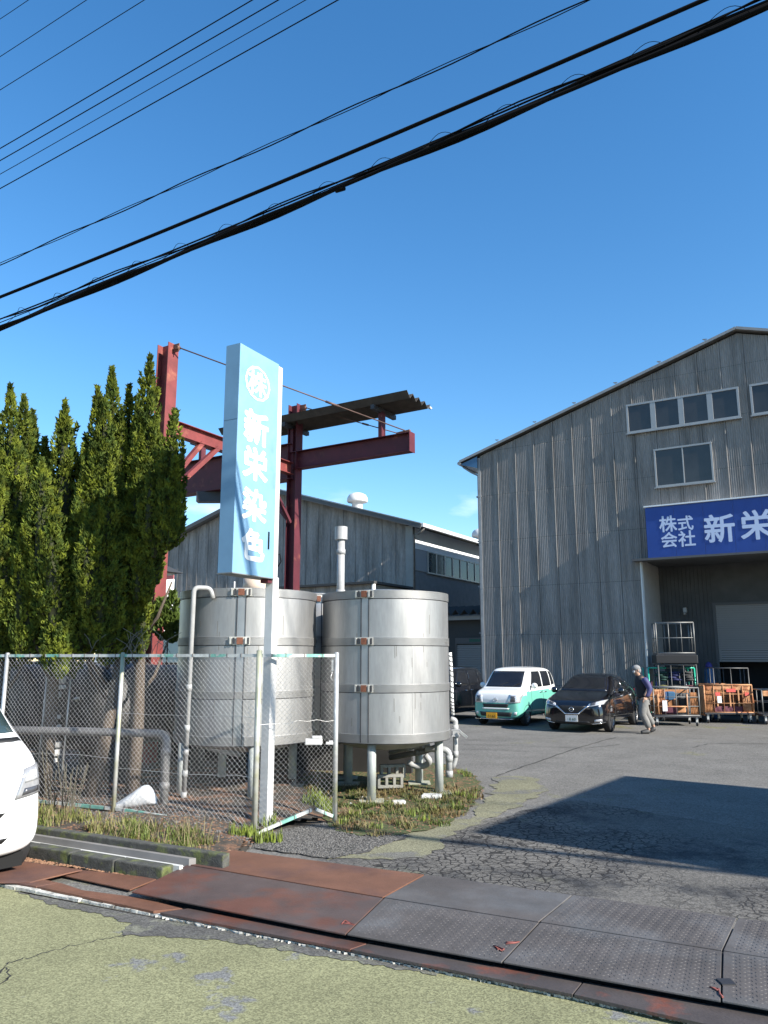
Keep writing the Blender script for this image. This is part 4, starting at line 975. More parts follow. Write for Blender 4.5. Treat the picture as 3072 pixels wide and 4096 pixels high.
# ------------------------------------------------------------ stainless tanks
def tank(c, Rr, z0, z1, bands, clip_ang, clips, label, legs, lseam, group='round stainless tanks'):
    t = thing('stainless_tank', label, 'tank', (c[0], c[1], 0), 0, group)
    mb = MB(); mb.lathe([(0.02, z0-.20), (Rr*.55, z0-.13), (Rr*.985, z0-.005)], (0, 0, 0), 72); mb.lathe([(Rr, z0-.004), (Rr, z1)], (0, 0, 0), 72); mb.lathe([(Rr*.999, z1), (Rr*.5, z1+.05), (.02, z1+.06)], (0, 0, 0), 72)
    mb.build('shell', steel_tank, t)
    for (a, b) in bands:
        mb = MB(); e = .010
        for q1, q2 in (((Rr+.001, a), (Rr+e, a)), ((Rr+e, a), (Rr+e, b)), ((Rr+e, b), (Rr+.001, b))): mb.lathe([q1, q2], (0, 0, 0), 72); o = mb.build('band', steel_band, t)
        mb = MB(); mb.lathe([(Rr+.001, a-.010), (Rr+.004, a-.008), (Rr+.004, a-.001), (Rr+.001, a-.0005)], (0, 0, 0), 72); mb.build('band_shadow_gap', dark_steel, o)
        mb = MB(); mb.tube([((Rr+e)*math.cos(x), (Rr+e)*math.sin(x), b-.003) for x in [6.2832*i/72 for i in range(73)]], .002, 6, False); mb.build('rim_bead', steel_band, o)
    def at_(ang, r, z): return Vector((r*math.cos(ang), r*math.sin(ang), z))
    def patch(name, a0, a1, r0, r1, za, zb_, mat, par, n=4):
        vs = []; 
        for i in range(n+1):
            an = a0+(a1-a0)*i/n
            for r, z in ((r0, za), (r1, za), (r1, zb_), (r0, zb_)): vs.append(tuple(at_(an, r, z)))
        fs = []
        for i in range(n):
            for k in range(4): fs.append((4*i+k, 4*i+(k+1) % 4, 4*i+4+(k+1) % 4, 4*i+4+k))
        fs += [(0, 3, 2, 1), (4*n, 4*n+1, 4*n+2, 4*n+3)]
        mb = MB(); mb.add(vs, fs); return mb.build(name, mat, par)
    for an, z, h in [(rnd.uniform(-2.4, -.5), rnd.uniform(1.1, 2.6), rnd.uniform(.06, .3)) for _ in range(16)]:
        patch('drip_stain', an-.004, an+.004, Rr, Rr+.0012, z-h, z, M('drip_stain_grey', (.20, .19, .17), .7, .3), t, 1)
    # vertical joint strip with its two raised edges
    patch('joint_strip', clip_ang-.055, clip_ang+.055, Rr, Rr+.004, z0, z1-.01, M('joint_strip_steel', (.40, .40, .41), .4, .9, var=.1), t)
    for s in (-1, 1): patch('joint_edge', clip_ang+s*.058-.006, clip_ang+s*.058+.006, Rr, Rr+.012, z0, z1-.01, dark_steel, t, 1)
    for an in lseam: patch('weld_seam', an-.004, an+.004, Rr, Rr+.003, z0, z1-.01, steel_band, t, 1)
    for z in clips:
        cl = patch('clip', clip_ang-.15, clip_ang+.13, Rr+.010, Rr+.020, z-.055, z+.055, clip_m, t)
        patch('tag', clip_ang-.045, clip_ang+.035, Rr+.021, Rr+.045, z-.045, z+.045, tag_rust, cl, 2)
        for s in (-.125, -.085, .075, .105): patch('clip_bolt', clip_ang+s-.011, clip_ang+s+.011, Rr+.020, Rr+.05, z-.042, z+.042, dark_steel if s in (-.085, .105) else clip_m, cl, 1)
    for (x, y) in legs:
        lx, ly = x-c[0], y-c[1]
        mb = MB(); mb.tube([(lx, ly, .035), (lx, ly, z0+.0)], .062, 20); l_ = mb.build('leg', grey_leg, t)
        mb = MB(); mb.box((lx-.17, ly-.15, .012), (lx+.17, ly+.15, .035)); mb.build('foot_plate', M('foot_plate_steel', (.36, .36, .28), .7, .1, var=.2), l_)
    return t
angf = lambda c, px, D: math.atan2(D-c[1], (px-1536)/3134*D-c[0])
T2 = (.02, 11.85)
ca2 = math.atan2(-1, -.33)
tk2 = tank(T2, .953, .80, 2.885, [(2.77, 2.885), (2.115, 2.225), (1.47, 1.58), (.79, .91)], math.atan2(-.945, -.30), [2.83, 2.17, 1.525],
     'right hand stainless steel tank on pale pipe legs standing clear of the fence', [(-.17, 11.06), (.80, 11.70), (-.55, 12.5), (.55, 12.6)], [math.atan2(-.87, .38)])
T1 = (-2.02, 11.6)
tk1 = tank(T1, 1.0, .80, 2.885, [(2.77, 2.885), (2.115, 2.225), (1.40, 1.50), (.79, .91)], math.atan2(-1, .07), [2.83, 2.17],
     'left hand stainless steel tank behind the fence and the blue sign post', [(-2.75, 10.95), (-1.75, 10.72), (-2.5, 12.4), (-1.4, 12.3)], [math.atan2(-.87, .5)])
T3 = (-1.28, 13.75)
tk3 = tank(T3, 1.0, .80, 2.99, [(2.87, 2.99), (2.2, 2.3), (1.5, 1.6)], math.atan2(-1, .2), [2.9], 'third stainless tank half hidden behind the gap between the two front tanks', [(-1.9, 13.1), (-.6, 13.1)], [])
litter('leg_base_stones', [(-.5, 10.8), (.1, 10.8), (.1, 11.3), (-.5, 11.3)], 10, .02, .05, conc, .5, .03)
for (x, y, w_, d_, a, lab) in ((-.12, 11.02, .62, .42, .2, 'flat concrete footing slab under the front leg of the right tank'), (.82, 11.62, .52, .4, .5, 'concrete footing slab under the right leg of the right tank')):
    o = MB().box((-w_/2, -d_/2, 0), (w_/2, d_/2, .045)).build('footing_slab', conc, None, .008); o.location = (x, y, -.034); o.rotation_euler = (0, 0, a); tag(o, lab, 'slab')
for (x, y, s, a, lab) in ((.19, 10.86, .11, .5, 'broken white stone chip lying in the weeds by the front leg'), (.66, 11.33, .16, .2, 'broken pale stone slab in the weeds before the right leg')):
    mb = MB(); mb.prism([(-s, -s*.4), (s*.8, -s*.5), (s, s*.3), (-s*.6, s*.5)], 0, .05); o = mb.build('stone', pale_conc, None, .01); o.location = (x, y, .015); o.rotation_euler = (0.05, .04, a); tag(o, lab, 'stone')
# fittings on tank tops
def pipe(name, pts, r, mat, label, cat='pipe', joints=(), n=14, parent=None):
    sm_ = []
    P = [Vector(p) for p in pts]
    for i, p in enumerate(P):
        if 0 < i < len(P)-1:
            a, b = (P[i-1]-p), (P[i+1]-p); k = min(r*2.2, a.length*.45, b.length*.45); a.normalize(); b.normalize()
            p0, p1 = p+a*k, p+b*k
            for t in range(6): tt = t/5; sm_.append(p0*(1-tt)**2+p*2*tt*(1-tt)+p1*tt*tt)
        else: sm_.append(p)
    mb = MB(); mb.tube(sm_, r, n); root = mb.build(name, mat, parent)
    for (seg, t) in joints:
        a, b = P[seg], P[seg+1]; c_ = a.lerp(b, t); d = (b-a).normalized(); mb = MB(); mb.tube([c_-d*.045, c_+d*.045], r*1.18, n); mb.build('coupling', mat, root)
    if label: tag(root, label, cat)
    return root
a_ = AT(776, 2350, 10.5); b_ = AT(735, 3180, 10.7)
pipe('riser_pipe', [(b_.x, b_.y, .1), (a_.x-.0, a_.y, a_.z), (a_.x+.2, a_.y+.1, a_.z), (a_.x+.24, a_.y+.12, a_.z-.14)], .033, pvc, 'pale riser pipe standing before the left tank and bending over its rim', joints=((0, .02), (0, .12), (0, .22), (0, .33), (0, .52)))
pipe('duct_pipe', [(-.80, 14.2, 2.6), (-.80, 14.2, 4.1)], .072, pvc, 'grey exhaust duct with a wide cap rising behind the right tank', 'duct', joints=((0, .35), (0, .85)))
o = bpy.data.objects['duct_pipe']; mb = MB(); dz_ = AT(1370, 2108, 14.2).z; mb.lathe([(.02, dz_), (.118, dz_)], (-.80, 14.2, 0), 24); mb.lathe([(.118, dz_), (.118, dz_-.24)], (-.80, 14.2, 0), 24); mb.lathe([(.118, dz_-.24), (.06, dz_-.25)], (-.80, 14.2, 0), 24); mb.build('cap', pvc, o)
for i, (x, y, z0, z1) in enumerate(((-2.35, 12.1, 2.9, 3.12), (-2.05, 11.9, 2.9, 3.10), (-1.8, 12.0, 2.9, 3.06))):
    mb = MB(); mb.tube([(x-T1[0], y-T1[1], z0), (x-T1[0], y-T1[1], z1)], .012, 8); mb.build('vent_tube', white_paint, tk1)
mb = MB(); mb.tube([(-.1+.2, .1, 2.92), (.1, .1, 3.12)], .22, 24); mb.build('drum_lid', M('peach_plastic', (.62, .50, .40), .5), tk1)
# pipes at the right of the right tank
X0 = AT(1822, 2800, 12.2)
hose = [AT(px, py, 12.2) for px, py in ((1800, 2610), (1806, 2700), (1808, 2800), (1812, 2860))]
mb = MB(); mb.tube(hose, .026, 10); hs2 = tag(mb.build('wrapped_hose', M('white_wrap', (.72, .72, .70), .6)), 'white hose wound with dark spiral tape beside the right tank', 'hose')
mb = MB(); pts = []
for i in range(140):
    t = i/139*2.999; k = int(t); p = hose[k].lerp(hose[k+1], t-k); an = i*.62; pts.append(p+Vector((math.cos(an)*.027, math.sin(an)*.027, 0)))
mb.tube(pts, .008, 4); mb.build('spiral_tape', M('dark_tape', (.05, .05, .055), .7), hs2)
D = 12.15
q = [AT(1806, 2865, D), AT(1822, 2885, D), AT(1824, 3040, D), AT(1812, 3060, D)]
vp = pipe('valve_pipe', [AT(1802, 2875, D), AT(1822, 2880, D), AT(1822, 3040, D), AT(1808, 3075, D)], .038, pvc, 'white drain pipe with a lever valve at the right side of the right tank', joints=((1, .2), (1, .85)))
vc = AT(1822, 2930, D); MB().box((vc.x-.05, vc.y-.06, vc.z-.04), (vc.x+.05, vc.y+.05, vc.z+.045)).box((vc.x-.065, vc.y-.065, vc.z-.055), (vc.x+.065, vc.y+.055, vc.z-.035)).box((vc.x-.065, vc.y-.065, vc.z+.035), (vc.x+.065, vc.y+.055, vc.z+.05)).build('valve_body', M('valve_grey', (.35, .35, .35), .5, .4), vp)
l0 = AT(1838, 2925, D-.1); l1 = AT(1868, 2950, D-.14); MB().bar(l0, l1, .02, .035).build('valve_lever', galv, vp)
D = 11.9
pipe('elbow_pipe', [AT(1700, 2995, D), AT(1797, 2998, D), AT(1797, 3100, D)], .047, pvc, 'fat grey elbow pipe turning down behind the right leg of the right tank', joints=((1, .35), (1, .95)))
pipe('collector_pipe', [AT(1560, 3030, 12.3), AT(1700, 3005, 12.0), AT(1740, 2990, 11.9)], .042, pvc_grey, 'dark grey pipe sloping under the right tank', joints=((0, .8),))
pipe('collector_pipe', [AT(1560, 3010, 12.5), AT(1640, 2990, 12.2), AT(1720, 2985, 12.2)], .036, pvc, 'pale pipe running above the grey one under the right tank', joints=((0, .9), (1, .6)))
pipe('trap_pipe', [AT(1630, 3050, 12.3), AT(1660, 3065, 12.3), AT(1700, 3065, 12.3), AT(1722, 3045, 12.2), AT(1700, 3020, 12.2)], .045, pvc, 'pale curved trap pipe low between the legs of the right tank')
for i, (px, py, D, a) in enumerate(((1570, 3085, 12.0, .2), (1560, 3125, 11.9, .15))):
    c_ = AT(px, py, D); t = thing('concrete_block', ['hollow concrete block on top of another under the right tank', 'lower hollow concrete block under the right tank'][i], 'concrete block', (c_.x, c_.y, c_.z-.09), a)
    mb = MB(); mb.box((-.19, 0, 0), (.19, .03, .19)) if False else None
    mb = MB(); mb.box((-.19, -.05, 0), (.19, .05, .04)); mb.box((-.19, -.05, .15), (.19, .05, .19))
    for x in (-.19, -.075, .04, .15): mb.box((x, -.049, .041), (x+.04, .049, .149))
    mb.build('block', conc, t, .004)
MB_ = MB(); MB_.box((-.25, -.2, 0), (.25, .2, .10)); o = MB_.build('timber_block', M('old_timber', (.10, .085, .07), .9, var=.3), None, .01); o.location = (-1.45, 10.55, .02); tag(o, 'dark block under the left tank behind the fence corner', 'block')
# added near-black panels stand for the deep shade behind tanks and junipers
bk2 = MB().box((0, 0, 0), (7.6, .15, 1.85)).build('dark_backdrop', M('backdrop_shade_black', (.02, .019, .018), .95, var=.3)); bk2.location = (-9.7, 16.7, 0); bk2.rotation_euler = (0, 0, R(-13)); tag(bk2, 'taller near black panel added to stand for the deep shade behind the junipers', 'wall')
bk = MB().box((-.02, 0, 0), (6.2, .15, 1.15)).build('dark_backdrop', M('backdrop_shade_black', (.02, .019, .018), .95, var=.3)); bk.location = (-5.6, 14.9, 0); bk.rotation_euler = (0, 0, R(-12)); tag(bk, 'low near black panel added to stand for the gloom behind the tanks', 'wall')
for (x, y, lab) in ((-1.62, 10.85, 'white plastic box hanging under the rim of the left tank'), (-1.12, 11.0, 'small white box under the gap between the tanks')):
    pass
wbx = [AT(1255, 2965, 10.35), AT(1318, 2972, 11.0)]
for p, s, lab in ((wbx[0], .11, 'white plastic box seen through the fence under the rim of the left tank'), (wbx[1], .05, 'small white box seen through the fence between the two tanks')):
    mb = MB(); mb.prism([(-s, -.04), (s, -.04), (s, .04), (-s, .04)], -s*.4, s*.3); mb.prism([(-s*.2, -.035), (s*.95, -.035), (s*.95, .035), (-s*.2, .035)], s*.3, s*.62); o = mb.build('plastic_box', white_paint, None, .01); o.location = p; tag(o, lab, 'box')

# ------------------------------------------------------------ left yard: dark horizontal tanks, valves, pipes
for i, (px, r_, lab) in enumerate(((30, .62, 'dark grey horizontal tank at the far left behind the fence'), (335, .60, 'dark grey horizontal tank with a domed end behind the middle fence bay'))):
    c_ = AT(px, 2830, 11.6)
    t = thing('horizontal_tank', lab, 'tank', (c_.x, c_.y, c_.z), -(math.pi/2-math.atan2(V.y, V.x)))
    mb = MB(); mb.lathe([(.02, -.10), (r_*.5, -.085), (r_*.9, -.03), (r_, .03), (r_, 2.6), (.02, 2.62)], (0, 0, 0), 48, Matrix.Rotation(R(-90), 4, 'X')); mb.build('shell', dark_tank, t)
    mb = MB(); mb.lathe([(r_+.001, .05), (r_+.025, .05), (r_+.025, .11), (r_+.001, .11)], (0, 0, 0), 48, Matrix.Rotation(R(-90), 4, 'X')); mb.build('hoop', dark_tank, t)
    mb = MB(); mb.tube([(0.02, -.1, .12), (0.02, -.2, .12), (.14, -.2, .15)], .018, 8); mb.ball((.0, -.13, .12), .035, 6); mb.build('handle', galv, t)
    for s in (-.35, .35):
        for y in (.3, 1.9): MB().box((s-.06, y, -c_.z), (s+.06, y+.2, -r_*.8)).build('saddle', dark_steel, t)
# valve manifold: stack of pale valves and small pipes
vx = AT(210, 3040, 10.9)
vm_ = thing('valve_manifold', 'stack of white valves and thin pipes between the two dark horizontal tanks', 'valve stack', (vx.x, vx.y, 0))
def vz(py): return CH+(2629-py)*10.9/3134
for x in (-.19, .14):
    mb = MB(); mb.tube([(x+.0, 0, .15), (x+.03, 0, 1.98)], .012, 8); mb.build('thin_pipe', galv, vm_)
for k, (py, w_, h_) in enumerate(((2670, .10, .14), (2720, .07, .08), (2745, .09, .05), (2775, .08, .08), (2860, .13, .05), (2905, .09, .10), (2965, .09, .07), (2995, .11, .08), (3025, .11, .05))):
    mb = MB(); z = vz(py); x = rnd.uniform(-.03, .05); mb.box((x-w_*.6, -.06, z-h_*.5), (x+w_*.6, .06, z+h_*.5)); mb.tube([(x, -.06, z), (x, -.13, z)], w_*.42, 12); mb.build('valve', white_paint if k % 3 else pvc, vm_, .008)
for py in (2700, 2800, 2835): mb = MB(); z = vz(py); mb.tube([(math.cos(a)*.07-.06, -.12, z+math.sin(a)*.07) for a in [6.2832*i/14 for i in range(15)]], .009, 6, False); mb.tube([(-.06, -.0, z), (-.06, -.12, z)], .012, 6); mb.build('hand_wheel', galv, vm_)
mb = MB(); mb.tube([(-.1, 0, .15), (-.1, 0, .7)], .04, 12); mb.tube([(0, 0, .6), (0, 0, 1.2)], .028, 12); mb.build('stem_pipe', pvc_grey, vm_)
p0, p1, p2 = AT(-300, 2915, 10.4), AT(668, 2935, 10.2), AT(655, 3215, 10.1)
pipe('low_pipe', [p0, AT(300, 2925, 10.3), p1, Vector((p2.x, p2.y, .1))], .052, pvc_grey, 'fat grey pipe running level behind the fence and turning down to the soil', joints=((2, .25), (2, .7)))
pipe('yellow_clip_pipe', [AT(830, 2990, 11.0), AT(960, 3020, 11.0)], .035, pvc, 'short pale pipe stub under the left tank')
# white sack
c_ = AT(530, 3195, 10.0); mb = MB()
rings = [(-.26, .02, .01), (-.2, .05, .035), (-.05, .09, .07), (.1, .12, .12), (.2, .15, .13), (.27, .13, .09), (.30, .02, .03)]
vs = []; n = 14
for (x, ry, h) in rings:
    for k in range(n):
        a = 6.2832*k/n; rr = 1+.12*math.sin(a*3+x*9)+rnd.uniform(-.05, .05); vs.append((x, ry*math.cos(a)*rr, h+h*math.sin(a)*rr))
fs = [(i*n+k, (i+1)*n+k, (i+1)*n+(k+1) % n, i*n+(k+1) % n) for i in range(len(rings)-1) for k in range(n)]
mb.add(vs, fs, None, True); o = mb.build('white_sack', M('white_sack_plastic', (.75, .75, .75), .5, var=.06, bump=.5, bscale=14)); o.location = (c_.x, c_.y, heightat(c_.x, c_.y)-.01); o.rotation_euler = (0, R(-6), .2)
sd_ = o.modifiers.new('smooth', 'SUBSURF'); sd_.levels = 1; sd_.render_levels = 2
tag(o, 'crumpled white plastic sack lying in the grass behind the fence', 'sack')

# ------------------------------------------------------------ juniper trees
rng = np.random.default_rng(3)
fol = M('juniper_foliage', (0.045, 0.070, 0.012), 0.75, var=0.5, vscale=6, col2=(0.155, 0.18, 0.02), c2pos=(0.42, 0.62), c2scale=7, spec=0.2, fine=0.25, fscale=30, col3=(0.16, 0.12, 0.03), c3pos=(0.68, 0.75), c3scale=2.6)
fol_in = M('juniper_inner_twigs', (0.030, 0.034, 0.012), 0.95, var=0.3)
def foliage_mesh(name, spires, dens, mat, scale=1.0):
    """spires: (base xyz, tip xyz, radius). Small ragged tufts cover a knobbly flame shape."""
    VV = []; FF = []; base = 0
    for (b, tp, r) in spires:
        b = np.array(b, float); tp = np.array(tp, float); H_ = np.linalg.norm(tp-b); n = max(20, int(dens*r*H_*3.3*(1.6 if r < .08 else 1)))
        t = rng.random(n)**0.92; a = rng.random(n)*2*np.pi
        prof = np.minimum(1, (t+.12)*2.4)*(1-np.clip(t, 0, 1)**3.4)**1.15
        k1, k2, k3 = rng.random(3)*6
        lump = 1+.26*np.sin(a*3+t*9+k1)*np.cos(t*17+k2+a)+.20*np.sin(a*5-t*29+k3)
        rad = r*prof*lump*(1-0.28*rng.random(n)**2.2)
        ax = (tp-b)/H_
        c = b+np.outer(t*H_, ax)+np.stack([np.cos(a)*rad, np.sin(a)*rad, np.zeros(n)], 1)
        out = np.stack([np.cos(a), np.sin(a), np.full(n, 1.15)], 1)+rng.normal(0, .38, (n, 3)); out /= np.linalg.norm(out, axis=1)[:, None]
        L_ = (.018+.040*rng.random(n)**1.4)*scale*(1+.25*(t > .85)); W_ = L_*(.30+.22*rng.random(n))
        rd_ = rng.normal(0, 1, (n, 3)); s1 = np.cross(out, rd_); s1 /= np.linalg.norm(s1, axis=1)[:, None]; s2 = np.cross(out, s1)
        for s in (s1, s2):
            p0 = c-out*L_[:, None]*.5; p1 = c+s*W_[:, None]; p2 = c+out*L_[:, None]*1.1; p3 = c-s*W_[:, None]
            VV.append(np.stack([p0, p1, p2, p3], 1).reshape(-1, 3)); FF.append(np.arange(base, base+4*n).reshape(-1, 4)); base += 4*n
    v = np.concatenate(VV); f = np.concatenate(FF)
    me = bpy.data.meshes.new(name); me.vertices.add(len(v)); me.vertices.foreach_set('co', v.ravel())
    me.loops.add(f.size); me.loops.foreach_set('vertex_index', f.ravel()); me.polygons.add(len(f))
    me.polygons.foreach_set('loop_start', np.arange(0, f.size, 4)); me.update(calc_edges=True); me.materials.append(mat); return me
def core_mesh(spires, k, name, mat):
    mb = MB()
    for (b, tp, r) in spires:
        b, tp = Vector(b), Vector(tp); rs = [r*k*max(.02, min(1, (t+.12)*2.4)*(1-t**3.4)**1.15) for t in [i/8 for i in range(9)]]
        rs[-1] = .004
        mb.tube([b.lerp(tp, i/8*.93) for i in range(9)], rs, 8)
    return mb
def tree(cx, D, spires_px, label, trunk=None, low=2600):
    root_p = AT(cx, 2600, D); t = thing('juniper_tree', label, 'tree', (root_p.x, root_p.y, .1), 0, 'clipped junipers inside the fence')
    sp = []
    for (tx, ty, bx, by, wpx, dD) in spires_px:
        a = AT(tx, ty, D+dD); b = AT(bx, by, D+dD); sp.append((tuple(b-t.location), tuple(a-t.location), wpx*(D+dD)/3134))
    extra = []
    for (b, a, r) in sp:
        b, a = Vector(b), Vector(a)
        for k in range(4):
            an = rnd.uniform(0, 6.28); q = b.lerp(a, rnd.uniform(-.05, .25)); o_ = Vector((math.cos(an), math.sin(an), 0))*r*.8
            extra.append((tuple(q+o_), tuple(b.lerp(a, rnd.uniform(.45, .82))+o_*1.15), r*rnd.uniform(.55, .8)))
    sp = [(b, a, r*1.18) for b, a, r in sp]+extra
    spray = []
    for (b, a, r) in sp:
        b, a = Vector(b), Vector(a); H_ = (a-b).length
        for k in range(int(9*H_)):
            tt = rnd.random()*.9; an = rnd.uniform(0, 6.28); pr = min(1, (tt+.12)*2.4)*(1-tt**3.4)**1.15
            q = b.lerp(a, tt*.96)+Vector((math.cos(an), math.sin(an), 0))*r*pr*.86; h = rnd.uniform(.16, .42)*(1.1-.4*tt)
            spray.append((tuple(q), tuple(q+Vector((math.cos(an)*.06+rnd.uniform(-.03, .03), math.sin(an)*.06+rnd.uniform(-.03, .03), h))), rnd.uniform(.035, .075)*(1.15-tt*.6)))
    sp_all = sp+spray
    o = bpy.data.objects.new('crown', foliage_mesh('crown', sp_all, 900, fol)); C.objects.link(o); o.parent = t
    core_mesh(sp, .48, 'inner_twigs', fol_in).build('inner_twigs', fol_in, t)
    if trunk is None: trunk = [(0, 0, -.1), (.02, .03, .8), (0, .05, 1.7), (0, 0, 2.6)]
    tr = [Vector(p) for p in trunk]; MB().tube(tr, [.10, .085, .075, .06][:len(tr)], 12).build('trunk', bark, t)
    for k in range(5):
        a = k*1.3+cx; z = 1.3+.2*k; MB().tube([(0, .04, z), (.25*math.cos(a), .25*math.sin(a), z+.3), (.45*math.cos(a), .4*math.sin(a), z+.8)], [.035, .025, .012], 7).build('limb', bark, t)
    return t
tree(20, 11.0, [(42, 1540, 60, 2500, 62, 0), (95, 1580, 110, 2420, 58, .15), (-30, 1620, -20, 2560, 75, .1), (130, 1640, 140, 2400, 44, .3), (0, 1900, -10, 2640, 80, -.3), (60, 2050, 70, 2600, 60, -.35), (-110, 1560, -100, 2500, 75, 0), (20, 2300, 30, 2680, 80, .1)],
     'leftmost juniper, its twin spires rising at the left edge of the photo')
tree(215, 10.7, [(260, 1600, 250, 2480, 68, .25), (165, 1835, 175, 2450, 60, -.3), (205, 2075, 220, 2560, 58, -.45), (250, 1650, 300, 2300, 58, .5), (330, 1890, 330, 2450, 50, -.1), (120, 1990, 120, 2600, 60, -.1), (300, 2250, 300, 2640, 75, 0), (170, 2300, 180, 2640, 60, .3), (180, 1750, 200, 2500, 48, .6), (240, 2420, 245, 2700, 50, -.4)],
     'second juniper from the left, broad single spire above bright clumps')
tree(430, 10.8, [(390, 1545, 395, 2450, 62, .1), (448, 1470, 450, 2450, 62, .25), (420, 1600, 420, 2300, 62, .0), (345, 1740, 360, 2400, 52, .4), (440, 1940, 400, 2480, 62, -.4), (395, 2020, 400, 2580, 66, -.5), (480, 1650, 480, 2500, 50, .4), (420, 2230, 425, 2660, 66, -.3), (330, 2150, 340, 2640, 55, .1), (500, 2100, 490, 2620, 60, 0)],
     'third juniper from the left, with two tall bright spires',
     trunk=[(-.1, -.05, -.1), (.05, .0, .8), (.16, .0, 1.6), (.22, .05, 2.4)])
tree(560, 11.0, [(517, 1540, 505, 2450, 46, .2), (600, 1420, 570, 2250, 46, .0), (575, 1640, 545, 2400, 62, .2), (630, 1720, 600, 2150, 46, -.1), (540, 1900, 525, 2550, 60, -.2), (690, 1665, 672, 2060, 30, -.9), (712, 1870, 670, 2200, 40, -.8), (650, 1830, 615, 2230, 60, -.7), (620, 2020, 580, 2400, 44, -.5), (545, 2250, 520, 2640, 50, -.2), (500, 2350, 490, 2660, 45, .1)],
     'rightmost juniper, its tallest spire against the red column')
sh2 = AT(672, 2540, 12.6); o = thing('small_shrub', 'small bright shrub between the red column and the left tank', 'shrub', tuple(sh2))
sp = [(tuple(AT(bx, by, 12.6)-sh2), tuple(AT(tx, ty, 12.6)-sh2), w_*12.6/3134) for tx, ty, bx, by, w_ in ((690, 2370, 680, 2480, 30), (660, 2440, 655, 2560, 40), (700, 2455, 690, 2570, 34), (640, 2400, 640, 2500, 30))]
q = bpy.data.objects.new('leaves', foliage_mesh('leaves', sp, 1500, M('shrub_leaf', (.10, .15, .025), .6, var=.3, vscale=8, col2=(.20, .15, .03), c2pos=(.6, .7), c2scale=5), 1.5)); C.objects.link(q); q.parent = o
MB().tube([(0, 0, -.1), (.0, 0, -sh2.z+.1)], .012, 6).build('stem', bark, o)
# dry vine twigs above the middle fence post
mb = MB(); tw = AT(500, 2620, 10.2)
for k in range(26):
    a = rnd.uniform(-1.2, 1.2); L_ = rnd.uniform(.12, .45); b0 = tw+Vector((rnd.uniform(-.5, .6), rnd.uniform(-.1, .2), rnd.uniform(-.05, .1)))
    mb.tube([b0, b0+Vector((math.sin(a)*L_*.4, 0, L_*.5)), b0+Vector((math.sin(a)*L_, .02, L_*.8))], .004, 4, False)
tag(mb.build('dry_vine', M('dry_vine_grey', (.13, .12, .10), .9)), 'dry leafless vine twigs tangled over the fence top', 'vine')
mb = MB()
for px, py, D_ in ((255, 3180, 9.6), (205, 3200, 9.7), (290, 3190, 9.5)):
    for k in range(7):
        b0 = AT(px+rnd.uniform(-12, 12), py+60, D_); b0.z = .1; a = rnd.uniform(-.25, .25); h = rnd.uniform(.25, .75)
        mb.tube([b0, b0+Vector((a*h*.5, 0, h*.5)), b0+Vector((a*h, .02, h))], .005, 4, False)
tag(mb.build('dry_stalks', M('dry_stalk', (.11, .10, .075), .9)), 'dry weed stalks standing by the fence foot on the left', 'plant')

# ------------------------------------------------------------ vehicles
from mathutils.bvhtree import BVHTree
def car_body(stations):
    vs = []; fs = []
    for (y, zb, zm, zbelt, zt, wl, wb_, wt) in stations:
        half = [(0, zb), (wl*.80, zb), (wl, zb+.10), (wl*1.01, (zb+zm)/2+.04), (wl*1.0, zm), (wb_, zbelt), ((wb_*.55+wt*.45), zbelt+(zt-zbelt)*.5), (wt, zt-(.07 if zt-zbelt > .3 else .012)), (wt*.78, zt-.008), (0, zt+.012)]
        ring = half+[(-x, z) for x, z in reversed(half[1:-1])]
        vs += [(x, y, z) for x, z in ring]
    n = 18; m = len(stations)
    for i in range(m-1):
        for k in range(n): fs.append((i*n+k, i*n+(k+1) % n, (i+1)*n+(k+1) % n, (i+1)*n+k))
    fs = [tuple(reversed(f)) for f in fs] if False else fs
    fs.append(tuple(reversed(range(n)))); fs.append(tuple((m-1)*n+k for k in range(n)))
    # end caps as quads strips for cleaner subdivision
    fs = fs[:-2]
    for base, rev in ((0, True), ((m-1)*n, False)):
        for k in range(1, 9):
            a, b, c_, d = base+k, base+k+1, base+(n-k-1) % n, base+(n-k) % n
            if k == 8: q = (base+8, base+9, base+10)
            elif k == 0: q = None
            else: q = (a, b, c_, d)
            if len(set(q)) > 2: fs.append(tuple(reversed(q)) if rev else q)
        q = (base, base+1, base+17); fs.append(tuple(reversed(q)) if rev else q)
    me = bpy.data.meshes.new('control'); me.from_pydata(vs, [], fs); me.update()
    o = bpy.data.objects.new('control', me); C.objects.link(o); s = o.modifiers.new('s', 'SUBSURF'); s.levels = 3; s.render_levels = 3
    bpy.context.view_layer.update(); dg = bpy.context.evaluated_depsgraph_get()
    ev = o.evaluated_get(dg); m2 = bpy.data.meshes.new_from_object(ev); bpy.data.objects.remove(o)
    V_ = [v.co.copy() for v in m2.vertices]; F_ = [tuple(p.vertices) for p in m2.polygons]
    return V_, F_, BVHTree.FromPolygons(V_, F_)
def body_part(name, V_, F_, keep, mat, parent):
    used = {}; vs = []; fs = []
    for f in F_:
        c_ = sum((V_[i] for i in f), Vector())/len(f)
        if not keep(c_): continue
        g = []
        for i in f:
            if i not in used: used[i] = len(vs); vs.append(tuple(V_[i]))
            g.append(used[i])
        fs.append(tuple(g))
    mb = MB(); mb.add(vs, fs, None, True); return mb.build(name, mat, parent)
